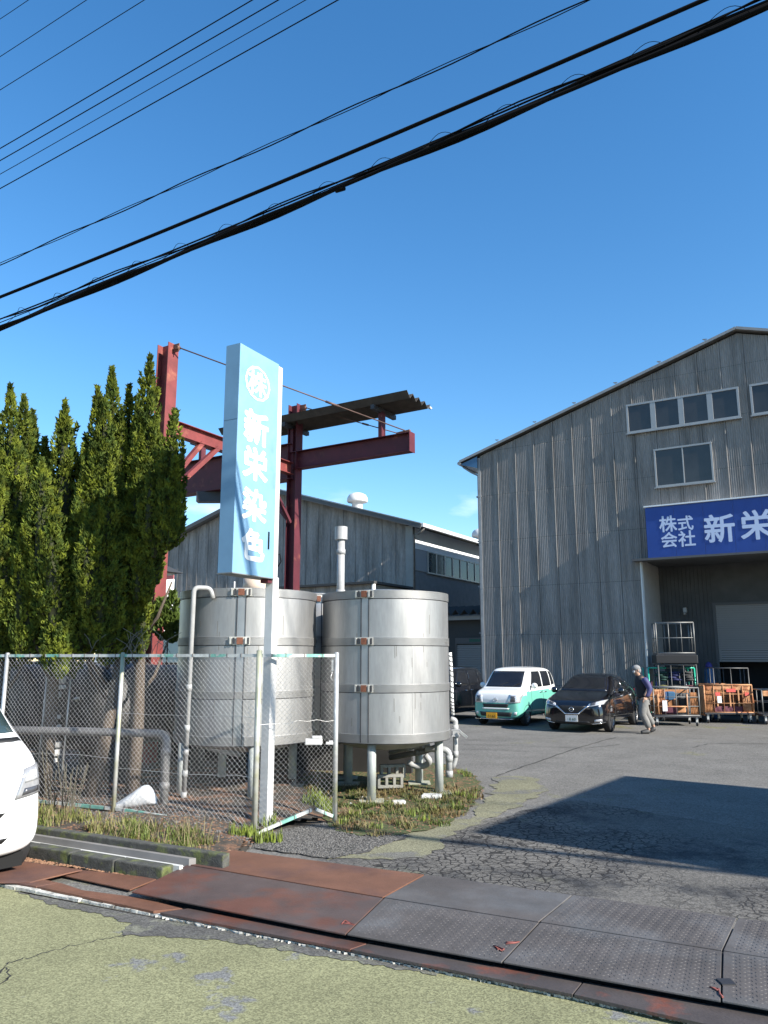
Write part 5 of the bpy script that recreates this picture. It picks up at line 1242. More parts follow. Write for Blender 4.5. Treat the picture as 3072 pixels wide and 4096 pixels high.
def decal(bvh, quad, mode, mat, name, parent, off=.006, nu=10, nv=6, side=1):
    """thin panel lying on the body: quad corners (a, z) projected along y (front/rear) or x (side)"""
    vs = []; ok = True
    for j in range(nv+1):
        for i in range(nu+1):
            s, t = i/nu, j/nv
            a = [quad[0][k]*(1-s)*(1-t)+quad[1][k]*s*(1-t)+quad[2][k]*s*t+quad[3][k]*(1-s)*t for k in (0, 1)]
            if mode == 'front': org, d = Vector((a[0], -3, a[1])), Vector((0, 1, 0))
            elif mode == 'rear': org, d = Vector((a[0], 9, a[1])), Vector((0, -1, 0))
            else: org, d = Vector((3*side, a[0], a[1])), Vector((-side, 0, 0))
            h, nn, ix, ds = bvh.ray_cast(org, d)
            if h is None: h = vs[-1] if vs else Vector((a[0], 0, a[1])); nn = -d; vs.append(h); continue
            if nn.dot(d) > 0: nn = -nn
            vs.append(h+nn*off)
    n = len(vs); fs = []
    for j in range(nv):
        for i in range(nu): k = j*(nu+1)+i; fs.append((k, k+1, k+nu+2, k+nu+1))
    mb = MB(); mb.add(vs, fs, None, True); o = mb.build(name, mat, parent)
    p = o.data.polygons[len(fs)//2]; want = Vector((0, -1, 0)) if mode == 'front' else (Vector((0, 1, 0)) if mode == 'rear' else Vector((side, 0, 0)))
    if p.normal.dot(want) < 0: o.data.flip_normals()
    sd = o.modifiers.new('solid', 'SOLIDIFY'); sd.thickness = off*1.6; sd.offset = -1
    return o
tyre_m = M('tyre_rubber', (.015, .015, .016), .85); rim_m = M('alloy_rim', (.45, .45, .46), .3, .8); arch_m = M('wheel_arch_black', (.006, .006, .006), .95)
def wheel(parent, x, y, r, w_=.17, spokes=8, mat=None):
    s = 1 if x > 0 else -1
    t = MB().lathe([(r*.62, -w_/2), (r*.93, -w_/2), (r, -w_*.35), (r, w_*.35), (r*.93, w_/2), (r*.62, w_/2), (r*.62, -w_/2)], (0, 0, 0), 28, Matrix.Translation((x-s*w_/2, y, r)) @ Matrix.Rotation(R(90), 4, 'Y')).build('wheel', tyre_m, parent)
    mb = MB(); m = Matrix.Translation((x-s*.035, y, r)) @ Matrix.Rotation(R(90*s), 4, 'Y')
    mb.lathe([(r*.64, 0), (r*.64, .03), (r*.58, .035), (r*.56, .01)], (0, 0, 0), 28, m)
    for k in range(spokes):
        a = 6.2832*k/spokes; mb.bar(m @ Vector((0, 0, .02)), m @ Vector((r*.6*math.cos(a), r*.6*math.sin(a), .018)), .035, .015, Vector((1, 0, 0)))
    mb.lathe([(.01, .035), (r*.14, .03), (r*.16, 0)], (0, 0, 0), 12, m); mb.build('rim', mat or rim_m, t)
    MB().lathe([(r*.6, 0), (.01, .0)], (0, 0, 0), 24, Matrix.Translation((x-s*.07, y, r)) @ Matrix.Rotation(R(90*s), 4, 'Y')).build('hub_dark', arch_m, t)
    return t
def arch(bvh, parent, y, r, side, zc=None, mat=None):
    zc = zc or r; vs = []; n = 20
    for i in range(n+1):
        a = math.pi*i/n
        for rr in (.0, 1.0):
            yy, zz = y+math.cos(a)*r*1.17*rr, zc+math.sin(a)*r*1.15*rr-.02
            h, nn, _, _ = bvh.ray_cast(Vector((3*side, yy, max(zz, .24))), Vector((-side, 0, 0)))
            vs.append(Vector((h.x+side*.004, yy, zz)) if h else Vector((vs[-1].x if vs else side*.7, yy, zz)))
    fs = [(2*i, 2*i+1, 2*i+3, 2*i+2) for i in range(n)]
    mb = MB(); mb.add(vs, fs); return mb.build('wheel_arch', mat or arch_m, parent)
def plate_(parent, x, y, z, w_, h_, base, ink, small, big, tilt=0):
    p = MB().box((x-w_/2, y-.012, z-h_/2), (x+w_/2, y, z+h_/2)).build('number_plate', base, parent)
    for txt, sz, zz in ((small, h_*.30, z+h_*.28), (big, h_*.62, z-h_*.12)):
        if not txt: continue
        me = text_mesh(txt, sz, .001, .012*sz, ink); o = bpy.data.objects.new('plate_digits', me); C.objects.link(o); o.parent = p
        o.matrix_local = Matrix.Translation((x, y-.0135, zz)) @ Matrix.Rotation(R(90), 4, 'X') 
    return p
def mirror_(parent, x, y, z, mat):
    s = 1 if x > 0 else -1
    m = MB(); m.ball((x, y, z), .10, 7, (.95, .55, .85)); m.tube([(x-s*.1, y+.02, z-.05), (x-s*.02, y, z-.03)], .02, 6); return m.build('side_mirror', mat, parent)
chrome = M('chrome', (.75, .75, .76), .15, .95); lamp_glass = M('headlamp_lens', (.55, .56, .58), .12, .35, spec=.8, var=.3, vscale=30); lamp_dark = M('headlamp_inner', (.12, .12, .13), .2, .5)
white_ink = M('white_print', (.8, .8, .8), .5); black_ink = M('black_print', (.01, .01, .01), .5)
yel_plate = M('yellow_plate', (.75, .36, .02), .5); wht_plate = M('white_plate', (.62, .62, .60), .5); green_ink = M('green_print', (.03, .10, .06), .5)
mint = M('mint_paint', (.14, .44, .35), .25, coat=.6); cream = M('white_car_paint', (.74, .74, .72), .25, coat=.6)
black_paint = M('black_car_paint', (.006, .006, .008), .14, coat=1.0, spec=.6); dark_int = M('dark_trim', (.012, .012, .012), .6)

# (y, z bottom, z mid, z belt, z top, half width low, half width belt, half width top)
KEI = [(0.0, .27, .55, .66, .74, .50, .50, .44), (.03, .22, .60, .82, .92, .66, .63, .54), (.16, .20, .66, .92, 1.00, .725, .70, .60), (.52, .20, .70, .98, 1.055, .737, .72, .62), (.66, .20, .72, 1.0, 1.10, .737, .72, .62), (1.12, .20, .72, 1.0, 1.60, .737, .715, .585), (1.30, .20, .72, 1.0, 1.655, .737, .715, .59), (2.2, .20, .72, 1.01, 1.665, .737, .715, .60), (3.0, .20, .72, 1.03, 1.64, .735, .705, .585), (3.30, .22, .72, 1.03, 1.55, .715, .68, .55), (3.39, .30, .66, .98, 1.35, .66, .62, .50)]
def kei(name, label, loc, low, up, two_tone, platec, digits, rz=WR):
    t = thing(name, label, 'car', loc, rz)
    V_, F_, bv = car_body(KEI)
    if two_tone:
        iswhite = lambda c: c.z > .965 or (c.y < .62 and c.z > .86) or (c.y < .35 and abs(c.x) < .52 and c.z > .66)
        body_part('body', V_, F_, lambda c: not iswhite(c), low, t); body_part('upper_body', V_, F_, iswhite, up, t)
    else: body_part('body', V_, F_, lambda c: True, low, t)
    decal(bv, [(-.56, 1.085), (.56, 1.085), (.50, 1.535), (-.50, 1.535)], 'front', car_glass, 'windscreen', t, .006, 14, 8)
    for s in (1, -1):
        decal(bv, [(1.02, 1.07), (1.98, 1.07), (1.98, 1.53), (1.36, 1.53)], 'side', car_glass, 'side_window', t, .005, 8, 5, s)
        decal(bv, [(2.06, 1.07), (2.78, 1.08), (2.74, 1.53), (2.06, 1.53)], 'side', car_glass, 'side_window', t, .005, 8, 5, s)
        decal(bv, [(2.86, 1.09), (3.16, 1.12), (3.08, 1.50), (2.82, 1.52)], 'side', car_glass, 'side_window', t, .005, 6, 4, s)
        decal(bv, [(1.99, .30), (2.005, .30), (2.005, 1.05), (1.99, 1.05)], 'side', dark_int, 'door_gap', t, .002, 1, 8, s)
        decal(bv, [(1.0, .32), (1.012, .32), (1.012, 1.02), (1.0, 1.02)], 'side', dark_int, 'door_gap', t, .002, 1, 8, s)
        for y in (1.72, 2.12): decal(bv, [(y, .90), (y+.17, .90), (y+.17, .925), (y, .925)], 'side', chrome, 'door_handle', t, .02, 3, 1, s)
        for y in (.62, 2.92): arch(bv, t, y, .285, s); wheel(t, .735*s, y, .28, .155)
        mirror_(t, .83*s, 1.0, 1.12, up)
    hl = [(.40, .88, .70, .885), (.40, .66, .69, .66)]
    for s in (1, -1):
        h = decal(bv, [(.40*s, .655), (.70*s, .66), (.715*s, .89), (.43*s, .885)], 'front', lamp_glass, 'headlight', t, .012, 6, 5)
        decal(bv, [(.47*s, .70), (.60*s, .70), (.60*s, .85), (.47*s, .85)], 'front', lamp_dark, 'reflector', h, .020, 4, 4)
        decal(bv, [(.55*s, .33), (.63*s, .33), (.63*s, .41), (.55*s, .41)], 'front', lamp_glass, 'fog_lamp', t, .012, 3, 3)
    decal(bv, [(-.37, .53), (.37, .53), (.40, .63), (-.40, .63)], 'front', dark_int, 'grille', t, .008, 12, 3)
    decal(bv, [(-.40, .475), (.40, .475), (.42, .515), (-.42, .515)], 'front', up if two_tone else chrome, 'grille_lip', t, .014, 12, 2)
    decal(bv, [(-.44, .235), (.44, .235), (.50, .40), (-.50, .40)], 'front', dark_int, 'lower_intake', t, .006, 12, 3)
    decal(bv, [(-.62, .205), (.62, .205), (.62, .235), (-.62, .235)], 'front', chrome if two_tone else dark_int, 'bumper_strip', t, .014, 14, 2)
    h, nn, _, _ = bv.ray_cast(Vector((0, -3, .75)), Vector((0, 1, 0))); ey = h.y-.012
    mb = MB(); mb.tube([(math.cos(a)*.055, ey, .74+math.sin(a)*.05) for a in [R(x) for x in range(-70, 250, 16)]], .009, 6); mb.tube([(.045, ey, .745), (-.0, ey, .745)], .008, 6); mb.build('emblem', chrome, t)
    plate_(t, -.12, -.012, .30, .33, .165, yel_plate if platec == 'y' else wht_plate, black_ink if platec == 'y' else green_ink, '', digits)
    for s in (-.25, .2): 
        h, nn, _, _ = bv.ray_cast(Vector((s, -3, 1.10)), Vector((0, 1, 0))); MB().bar((s, h.y-.012, 1.085), (s+.36, h.y+.13, 1.22), .014, .012).build('wiper', dark_int, t)
    for s in (-1, 1): MB().box((s*.5-.05, 3.37, .9), (s*.5+.05, 3.42, 1.1)).build('tail_light', M('tail_red', (.3, .01, .01), .3), t)
    return t
ck = kei('mint_kei_car', 'two tone kei car, white above and mint green below, with yellow number plate', (3.22, 22.9, 0), mint, cream, True, 'y', '51·63')
dk = kei('dark_kei_wagon', 'dark boxy wagon parked leftmost, half hidden behind the right tank', (1.10, 24.1, 0), black_paint, black_paint, False, 'w', '')

HATCH = [(0.0, .28, .45, .56, .63, .55, .52, .45), (.05, .22, .52, .68, .76, .74, .70, .58), (.25, .19, .60, .80, .87, .83, .79, .66), (.75, .18, .66, .90, .985, .845, .80, .68), (1.05, .18, .68, .94, 1.03, .847, .80, .68), (1.72, .18, .70, .97, 1.44, .847, .78, .56), (2.05, .18, .70, .98, 1.515, .847, .78, .565), (2.7, .18, .72, 1.0, 1.50, .847, .78, .56), (3.4, .18, .74, 1.04, 1.40, .845, .76, .52), (3.85, .22, .78, 1.06, 1.24, .81, .72, .50), (4.06, .30, .70, 1.0, 1.10, .74, .66, .46)]
def hatch(loc):
    t = thing('black_hatchback', 'glossy black hatchback with chrome V shaped grille and white number plate', 'car', loc, WR)
    V_, F_, bv = car_body(HATCH); body_part('body', V_, F_, lambda c: True, black_paint, t)
    decal(bv, [(-.66, 1.045), (.66, 1.045), (.50, 1.42), (-.50, 1.42)], 'front', car_glass, 'windscreen', t, .006, 14, 8)
    pillar = M('pillar_glint', (.02, .02, .022), .15, coat=1)
    for s in (1, -1):
        decal(bv, [(1.50, 1.03), (2.28, 1.04), (2.28, 1.38), (1.98, 1.38)], 'side', car_glass, 'side_window', t, .005, 8, 5, s)
        decal(bv, [(2.34, 1.04), (3.02, 1.07), (2.95, 1.36), (2.34, 1.38)], 'side', car_glass, 'side_window', t, .005, 8, 5, s)
        decal(bv, [(3.08, 1.08), (3.36, 1.13), (3.22, 1.28), (3.02, 1.34)], 'side', car_glass, 'quarter_window', t, .005, 5, 4, s)
        decal(bv, [(1.44, 1.0), (3.45, 1.085), (3.45, 1.10), (1.44, 1.017)], 'side', chrome, 'belt_trim', t, .004, 12, 1, s)
        for y in (2.30, 1.36): decal(bv, [(y, .26), (y+.012, .26), (y+.012, .99), (y, .99)], 'side', arch_m, 'door_gap', t, .002, 1, 8, s)
        for y in (2.02, 2.95): decal(bv, [(y, .87), (y+.2, .88), (y+.2, .905), (y, .895)], 'side', chrome, 'door_handle', t, .02, 3, 1, s)
        for y in (.80, 3.38): arch(bv, t, y, .31, s); wheel(t, .845*s, y, .305, .19, 10)
        mirror_(t, .95*s, 1.45, 1.04, black_paint)
        h = decal(bv, [(.42*s, .665), (.78*s, .735), (.80*s, .845), (.45*s, .745)], 'front', lamp_glass, 'headlight', t, .012, 8, 5)
        decal(bv, [(.50*s, .70), (.62*s, .72), (.62*s, .785), (.50*s, .755)], 'front', lamp_dark, 'reflector', h, .020, 4, 3)
        decal(bv, [(.16*s, .485), (.20*s, .485), (.46*s, .69), (.40*s, .69)], 'front', chrome, 'grille_bar', t, .016, 3, 6)
        decal(bv, [(.58*s, .29), (.76*s, .31), (.76*s, .37), (.60*s, .35)], 'front', lamp_glass, 'fog_lamp', t, .012, 4, 3)
        decal(bv, [(.50*s, .22), (.78*s, .26), (.78*s, .28), (.50*s, .24)], 'front', chrome, 'bumper_trim', t, .010, 6, 1)
    decal(bv, [(-.20, .475), (.20, .475), (.20, .50), (-.20, .50)], 'front', chrome, 'grille_bar', t, .017, 6, 1)
    decal(bv, [(-.17, .50), (.17, .50), (.38, .69), (-.38, .69)], 'front', dark_int, 'grille', t, .006, 8, 6)
    decal(bv, [(-.5, .22), (.5, .22), (.44, .30), (-.44, .30)], 'front', dark_int, 'lower_intake', t, .006, 10, 3)
    h, nn, _, _ = bv.ray_cast(Vector((0, -3, .60)), Vector((0, 1, 0))); ey = h.y-.02
    mb = MB(); mb.tube([(math.cos(a)*.058, ey, .60+math.sin(a)*.052) for a in [R(x) for x in range(0, 361, 20)]], .009, 6, False); mb.box((-.085, ey-.008, .588), (.085, ey+.006, .612)); mb.build('emblem', chrome, t)
    plate_(t, 0, -.02, .37, .33, .165, wht_plate, green_ink, '', '· 8 60')
    for s in (-.45, .15):
        h, nn, _, _ = bv.ray_cast(Vector((s, -3, 1.05)), Vector((0, 1, 0))); MB().bar((s, h.y-.012, 1.04), (s+.42, h.y+.20, 1.13), .014, .012).build('wiper', dark_int, t)
    for s in (-1, 1): MB().box((s*.6-.08, 3.98, .88), (s*.6+.08, 4.05, 1.02)).build('tail_light', M('tail_red', (.3, .01, .01), .3), t)
    return t
hc = hatch((4.95, 20.95, 0))

# white van, only its nose corner inside the frame
VAN = [(0.0, .32, .60, .80, .86, .50, .48, .42), (.03, .24, .62, .88, .96, .65, .61, .52), (.12, .20, .66, .96, 1.04, .71, .68, .58), (.34, .19, .70, 1.06, 1.16, .735, .71, .60), (.50, .19, .72, 1.10, 1.26, .735, .71, .60), (1.02, .19, .72, 1.12, 1.68, .735, .71, .58), (1.25, .19, .72, 1.12, 1.78, .735, .71, .60), (2.3, .19, .72, 1.12, 1.82, .735, .71, .61), (3.2, .20, .72, 1.12, 1.86, .735, .70, .61), (3.37, .26, .70, 1.10, 1.70, .70, .66, .58)]
VH = Vector((.76, -.65, 0)).normalized(); vrz = math.atan2(-VH.x*-1, 1) if False else math.atan2(VH.x, -VH.y)
vloc = Vector((-3.565, 6.90, 0))
vt = thing('white_van', 'white van whose front corner with one headlight enters the left edge of the photo', 'van', tuple(vloc), vrz)
V_, F_, bv = car_body(VAN); body_part('body', V_, F_, lambda c: True, M('glossy_white_paint', (.78, .78, .78), .2, coat=.5), vt)
decal(bv, [(-.58, 1.24), (.58, 1.24), (.52, 1.76), (-.52, 1.76)], 'front', M('van_glass', (.03, .05, .055), .08, spec=.7), 'windscreen', vt, .006, 14, 8)
for s in (1, -1):
    h = decal(bv, [(.42*s, .70), (.70*s, .74), (.665*s, .985), (.50*s, .95)], 'front', M('van_lens', (.30, .30, .31), .1, .2, spec=.8, var=.12, vscale=25), 'headlight', vt, .014, 8, 6)
    decal(bv, [(.50*s, .84), (.64*s, .855), (.625*s, .94), (.53*s, .925)], 'front', lamp_glass, 'reflector', h, .024, 4, 4)
    decal(bv, [(.48*s, .73), (.64*s, .755), (.64*s, .80), (.50*s, .79)], 'front', lamp_dark, 'lamp_divider', h, .020, 4, 2)
    decal(bv, [(1.0, 1.2), (1.75, 1.2), (1.75, 1.72), (1.28, 1.72)], 'side', car_glass, 'side_window', vt, .005, 6, 5, s)
    decal(bv, [(1.9, 1.2), (3.0, 1.2), (2.95, 1.72), (1.9, 1.72)], 'side', car_glass, 'side_window', vt, .005, 6, 5, s)
    for y in (.52, 2.85): arch(bv, vt, y, .29, s); wheel(vt, .725*s, y, .28, .16, 6)
for z0, z1, x1 in ((.555, .60, .30), (.475, .505, .24), (.345, .385, .34)): decal(bv, [(-x1, z0), (x1, z0), (x1+.05, z1), (-x1-.05, z1)], 'front', dark_int, 'grille_slot', vt, .006, 10, 2)
decal(bv, [(-.64, .642), (.64, .642), (.64, .650), (-.64, .650)], 'front', M('panel_gap_grey', (.25, .25, .25), .6), 'bumper_seam', vt, .003, 14, 1)
decal(bv, [(-.55, .43), (.55, .43), (.62, .436), (-.62, .436)], 'front', M('panel_gap_grey', (.25, .25, .25), .6), 'bumper_seam', vt, .003, 14, 1)
decal(bv, [(-.62, 1.165), (.62, 1.165), (.60, 1.20), (-.60, 1.20)], 'front', dark_int, 'cowl', vt, .005, 14, 2)
decal(bv, [(-.60, .995), (.60, .995), (.60, 1.003), (-.60, 1.003)], 'front', M('panel_gap_grey', (.25, .25, .25), .6), 'bonnet_seam', vt, .003, 14, 1)
MB().box((-.60, .14, .10), (.60, .5, .22)).build('under_tray', arch_m, vt)

# ------------------------------------------------------------ walking person
pp = G(2582, 2934); pz = thing('person', 'grey haired person walking in dark vest, blue sleeves and grey trousers beside the black hatchback', 'person', (pp.x, pp.y, 0), math.atan2(-.15, -1)-math.pi)
# local: walks towards -x ; y = depth
def skin(name, pts, edges, mat, parent, sub=2, root=0):
    me = bpy.data.meshes.new(name); me.from_pydata([p[:3] for p in pts], edges, []); me.materials.append(mat)
    o = bpy.data.objects.new(name, me); C.objects.link(o); o.parent = parent
    s = o.modifiers.new('skin', 'SKIN'); s.use_smooth_shade = True
    for i, p in enumerate(pts):
        v = me.skin_vertices[0].data[i]; r = p[3]; v.radius = (r if not isinstance(r, tuple) else r[0], r if not isinstance(r, tuple) else r[1]); v.use_root = (i == root)
    ss = o.modifiers.new('sub', 'SUBSURF'); ss.levels = sub; ss.render_levels = sub
    return o
skin_m = M('skin_tone', (.38, .22, .15), .6); vest_m = M('dark_vest', (.012, .013, .018), .8, var=.2); sleeve_m = M('blue_violet_sleeve', (.045, .045, .13), .7, var=.1); trous = M('grey_trousers', (.17, .165, .155), .85, var=.2, vscale=14); hair_m = M('grey_hair', (.20, .20, .20), .9, var=.3, vscale=40); shoe_m = M('dark_shoe', (.03, .03, .03), .6)
# joints: pelvis, chest, neck, head, arms, legs (mid stride)
B = [(0, 0, .92, .10), (-.03, 0, 1.12, .12), (-.05, 0, 1.34, .12), (-.09, 0, 1.46, .05), (-.15, 0, 1.56, .085), (-.165, 0, 1.66, .08),
     (-.03, -.19, 1.40, .055), (.03, -.24, 1.14, .042), (-.08, -.22, .95, .035), (-.03, .19, 1.40, .055), (.05, .24, 1.14, .042), (-.06, .22, .95, .035),
     (-.01, -.09, .86, .085), (-.12, -.10, .48, .06), (.06, -.10, .09, .042), (-.06, -.10, .04, .035), (.02, .09, .86, .085), (.10, .10, .48, .06), (.30, .10, .16, .042), (.24, .10, .07, .035)]
Eg = [(0, 1), (1, 2), (2, 3), (3, 4), (4, 5), (2, 6), (6, 7), (7, 8), (2, 9), (9, 10), (10, 11), (0, 12), (12, 13), (13, 14), (14, 15), (0, 16), (16, 17), (17, 18), (18, 19)]
skin('body', B, Eg, skin_m, pz)
skin('vest', [(.01, 0, .86, (.19, .16)), (0, 0, 1.02, (.19, .165)), (-.02, 0, 1.18, (.20, .17)), (-.05, 0, 1.33, (.20, .17)), (-.08, 0, 1.44, (.13, .11)), (-.10, 0, 1.50, .085)], [(0, 1), (1, 2), (2, 3), (3, 4), (4, 5)], vest_m, pz)
for s in (-1, 1):
    skin('sleeve', [(-.05, .13*s, 1.42, .095), (.0, .21*s, 1.33, .095), (.07, .245*s, 1.14, .082), (.01, .235*s, 1.00, .068), (-.05, .22*s, .94, .055)], [(0, 1), (1, 2), (2, 3), (3, 4)], sleeve_m, pz)
    skin('hand', [(-.06, .215*s, .93, .034), (-.09, .21*s, .89, .04), (-.11, .205*s, .85, .025)], [(0, 1), (1, 2)], skin_m, pz)
    for f in range(4): skin('finger', [(-.10, .185*s+.014*f*s, .87, .012), (-.12, .185*s+.014*f*s, .83, .011), (-.11, .185*s+.014*f*s, .795, .009)], [(0, 1), (1, 2)], skin_m, pz, 1)
    skin('thumb', [(-.08, .185*s, .90, .013), (-.115, .175*s, .88, .011), (-.13, .175*s, .855, .009)], [(0, 1), (1, 2)], skin_m, pz, 1)
skin('trousers', [(0, 0, .96, (.15, .17)), (-.02, -.09, .80, .130), (-.11, -.10, .50, .105), (.0, -.10, .30, .095), (.06, -.10, .13, .088), (.03, .09, .80, .130), (.10, .10, .50, .105), (.20, .10, .34, .095), (.29, .10, .19, .085)], [(0, 1), (1, 2), (2, 3), (3, 4), (0, 5), (5, 6), (6, 7), (7, 8)], trous, pz)
for (a, b, c_) in (((.09, -.10, .06), (-.04, -.10, .055), (-.18, -.10, .04)), ((.34, .10, .14), (.25, .10, .085), (.16, .10, .035))):
    skin('shoe', [(*a, .07), (*b, .066), (*c_, .045)], [(0, 1), (1, 2)], shoe_m, pz)
mb = MB(); mb.ball((-.150, 0, 1.668), .105, 10, (1.08, .9, .82)); mb.ball((-.105, 0, 1.61), .092, 8, (.85, .95, 1.0)); hr = mb.build('hair', hair_m, pz)
mb = MB(); mb.ball((-.222, 0, 1.578), .052, 8, (.62, .95, .85)); mb.build('face_mask', M('face_mask_white', (.42, .42, .42), .8), pz)
mb = MB(); mb.ball((-.252, 0, 1.622), .016, 6, (1, .8, 1.2)); mb.build('nose', skin_m, pz)
for s in (-1, 1):
    mb = MB(); mb.ball((-.240, .035*s, 1.65), .011, 6); mb.build('eye', dark_int, pz)
    mb = MB(); mb.ball((-.14, .088*s, 1.61), .022, 6, (.8, .4, 1.3)); mb.build('ear', skin_m, pz)

# ------------------------------------------------------------ roll cages and trolleys in front of the bay
def cage(name, label, loc, rz, L_, Wd, z0, z1, mat, nx=4, rails=2, r=.016, wheels=True, deck=True, group=None):
    t = thing(name, label, 'trolley' if wheels else 'cage', loc, rz, group)
    mb = MB()
    for (a, b) in (((-L_/2, 0), (L_/2, 0)), ((-L_/2, Wd), (L_/2, Wd)), ((-L_/2, 0), (-L_/2, Wd)), ((L_/2, 0), (L_/2, Wd))):
        mb.tube([(*a, z1), (*b, z1)], r*1.2, 8)
        for k in range(1, rails+1): zz = z1-(z1-z0)*k/(rails+.0 if False else rails+1); mb.tube([(*a, zz), (*b, zz)], r*.7, 6)
        mb.tube([(*a, z0), (*b, z0)], r*1.2, 8)
    mb.build('rail', mat, t)
    for y in (0, Wd):
        for k in range(nx+1): x = -L_/2+L_*k/nx; MB().tube([(x, y, z0), (x, y, z1)], r*(1.2 if k in (0, nx) else .7), 8).build('upright', mat, t)
    for x in (-L_/2, L_/2): MB().tube([(x, Wd/2, z0), (x, Wd/2, z1)], r*.8, 8).build('upright', mat, t)
    if deck: MB().box((-L_/2-.02, -.02, z0-.05), (L_/2+.02, Wd+.02, z0-.005)).build('deck', dark_steel, t)
    if wheels:
        for x in (-L_/2+.08, L_/2-.08):
            for y in (.06, Wd-.06):
                w_ = MB().lathe([(.01, -.02), (.055, -.02), (.06, 0), (.055, .02), (.01, .02)], (0, 0, 0), 14, Matrix.Translation((x, y, .06)) @ Matrix.Rotation(R(90), 4, 'Y')).build('caster', tyre_m, t)
                MB().box((x-.03, y-.02, .09), (x+.03, y+.02, z0-.051)).box((x-.035, y-.01, .04), (x-.025, y+.01, .10)).build('fork', galv, w_)
    return t
cage_grey = M('grey_cage_tube', (.17, .17, .165), .5, .4, var=.1)
cage_dark = M('dull_cage_tube', (.10, .10, .10), .5, .4, var=.1)
org = M('orange_brown_cloth', (.46, .23, .11), .8, var=.25, vscale=7, col2=(.32, .12, .05), c2pos=(.5, .6), c2scale=4)
org_in = M('orange_cloth_dark_side', (.30, .13, .05), .85, var=.3, vscale=9)
orz = WR*.25
c1 = G(2712, 2905); c2_ = G(2918, 2892)
k1 = cage('grey_trolley', 'grey tube trolley with mixed cloth and a hanging white tag, left of the orange one', (c1.x, c1.y, 0), R(-5), 1.28, .85, .30, 1.08, cage_grey, 4, 2)
k2 = cage('orange_trolley', 'trolley lined with an orange brown cloth bag in front of the open bay', (c2_.x-.06, c2_.y-.2, 0), R(-5), 1.40, .85, .32, 1.13, org, 5, 2)
def cloth(parent, x0, x1, y0, y1, z0, z1, mat, name='cloth_side', n=14, amp=.02, gap=None):
    vs = []; fs = []; m = 8
    for j in range(m+1):
        for i in range(n+1):
            s = i/n; x = x0+(x1-x0)*s; y = y0+(y1-y0)*s; z = z0+(z1-z0)*j/m
            o_ = amp*math.sin(i*2.1+j*.5)*(1-abs(j/m-.4))+rnd.uniform(-.005, .005)
            dx, dy = (y1-y0), -(x1-x0); l = math.hypot(dx, dy); vs.append((x+dx/l*o_, y+dy/l*o_, z))
    for j in range(m):
        for i in range(n):
            k = j*(n+1)+i; fs.append((k, k+1, k+n+2, k+n+1))
    mb = MB(); mb.add(vs, fs, None, True); o = mb.build(name, mat, parent); s = o.modifiers.new('s', 'SOLIDIFY'); s.thickness = .006; return o
cloth(k2, -.69, .69, .86, .86, .33, 1.12, org_in); cloth(k2, .71, .71, .0, .86, .22, 1.1, org, amp=.035); cloth(k2, -.71, -.71, .0, .86, .22, 1.1, org, amp=.03)
cloth(k2, -.66, .66, .01, .01, .98, 1.12, org, amp=.01, name='cloth_rim'); cloth(k2, -.66, -.45, .02, .02, .33, .98, org_in); cloth(k2, .42, .66, .02, .02, .33, .98, org); cloth(k2, -.45, .42, .02, .02, .33, .50, M('plum_cloth', (.10, .03, .045), .9, var=.3))
for x in (-.32, .05, .3): MB().box((x-.02, -.012, .5), (x+.02, .004, .98)).build('strap', org, k2)
for x0, x1, z in ((-.05, .22, .97), (-.38, -.24, .86), (.48, .6, .86)): MB().box((x0, -.03, z-.05), (x1, -.018, z+.05)).build('red_label', M('red_label_card', (.60, .09, .07), .6), k2)
MB().box((-.33, -.03, .60), (-.21, -.02, .80)).build('white_tag', M('tag_card', (.75, .75, .76), .6), k2)
MB().box((.695, .2, .45), (.70, .55, .85)).build('yellow_label', M('yellow_label', (.55, .40, .12), .6), k2)
# left trolley contents
cloth(k1, -.62, -.30, .02, .02, .62, 1.02, org); cloth(k1, -.62, -.42, .03, .03, .33, .62, org_in); cloth(k1, .40, .62, .02, .02, .33, .95, org_in); cloth(k1, -.6, .6, .82, .82, .35, 1.0, org_in); cloth(k1, .2, .62, .8, .8, .32, .9, M('grey_net', (.07, .07, .07), .9), amp=.03)
for (x0, x1, y, z0, z1, m_) in ((-.42, -.14, .5, .72, .95, M('blue_cloth', (.02, .07, .17), .8)), (-.12, .1, .55, .7, .95, M('steel_blue_cloth', (.03, .10, .19), .8)), (.02, .35, .45, .35, .75, org), (-.35, .05, .3, .33, .55, M('plum_cloth', (.10, .03, .045), .9)), (.15, .4, .3, .55, .8, dark_int)):
    mb = MB(); mb.box((x0, y-.12, z0), (x1, y+.12, z1)); mb.build('bundle', m_, k1, .03)
MB().box((-.40, -.03, .42), (-.27, -.02, .72)).build('white_tag', M('tag_card', (.75, .75, .76), .6), k1)
MB().tube([(-.34, -.02, .98), (-.33, -.03, .72)], .006, 6).build('tag_string', org, k1)
for zz in (.55,): MB().tube([(-.60, -.01, zz), (.3, -.01, zz)], .018, 8).build('orange_bar', org, k1)
for xx in (-.52, .30): MB().tube([(xx, -.01, .33), (xx, -.01, .9)], .02, 8).build('orange_bar', org, k1)
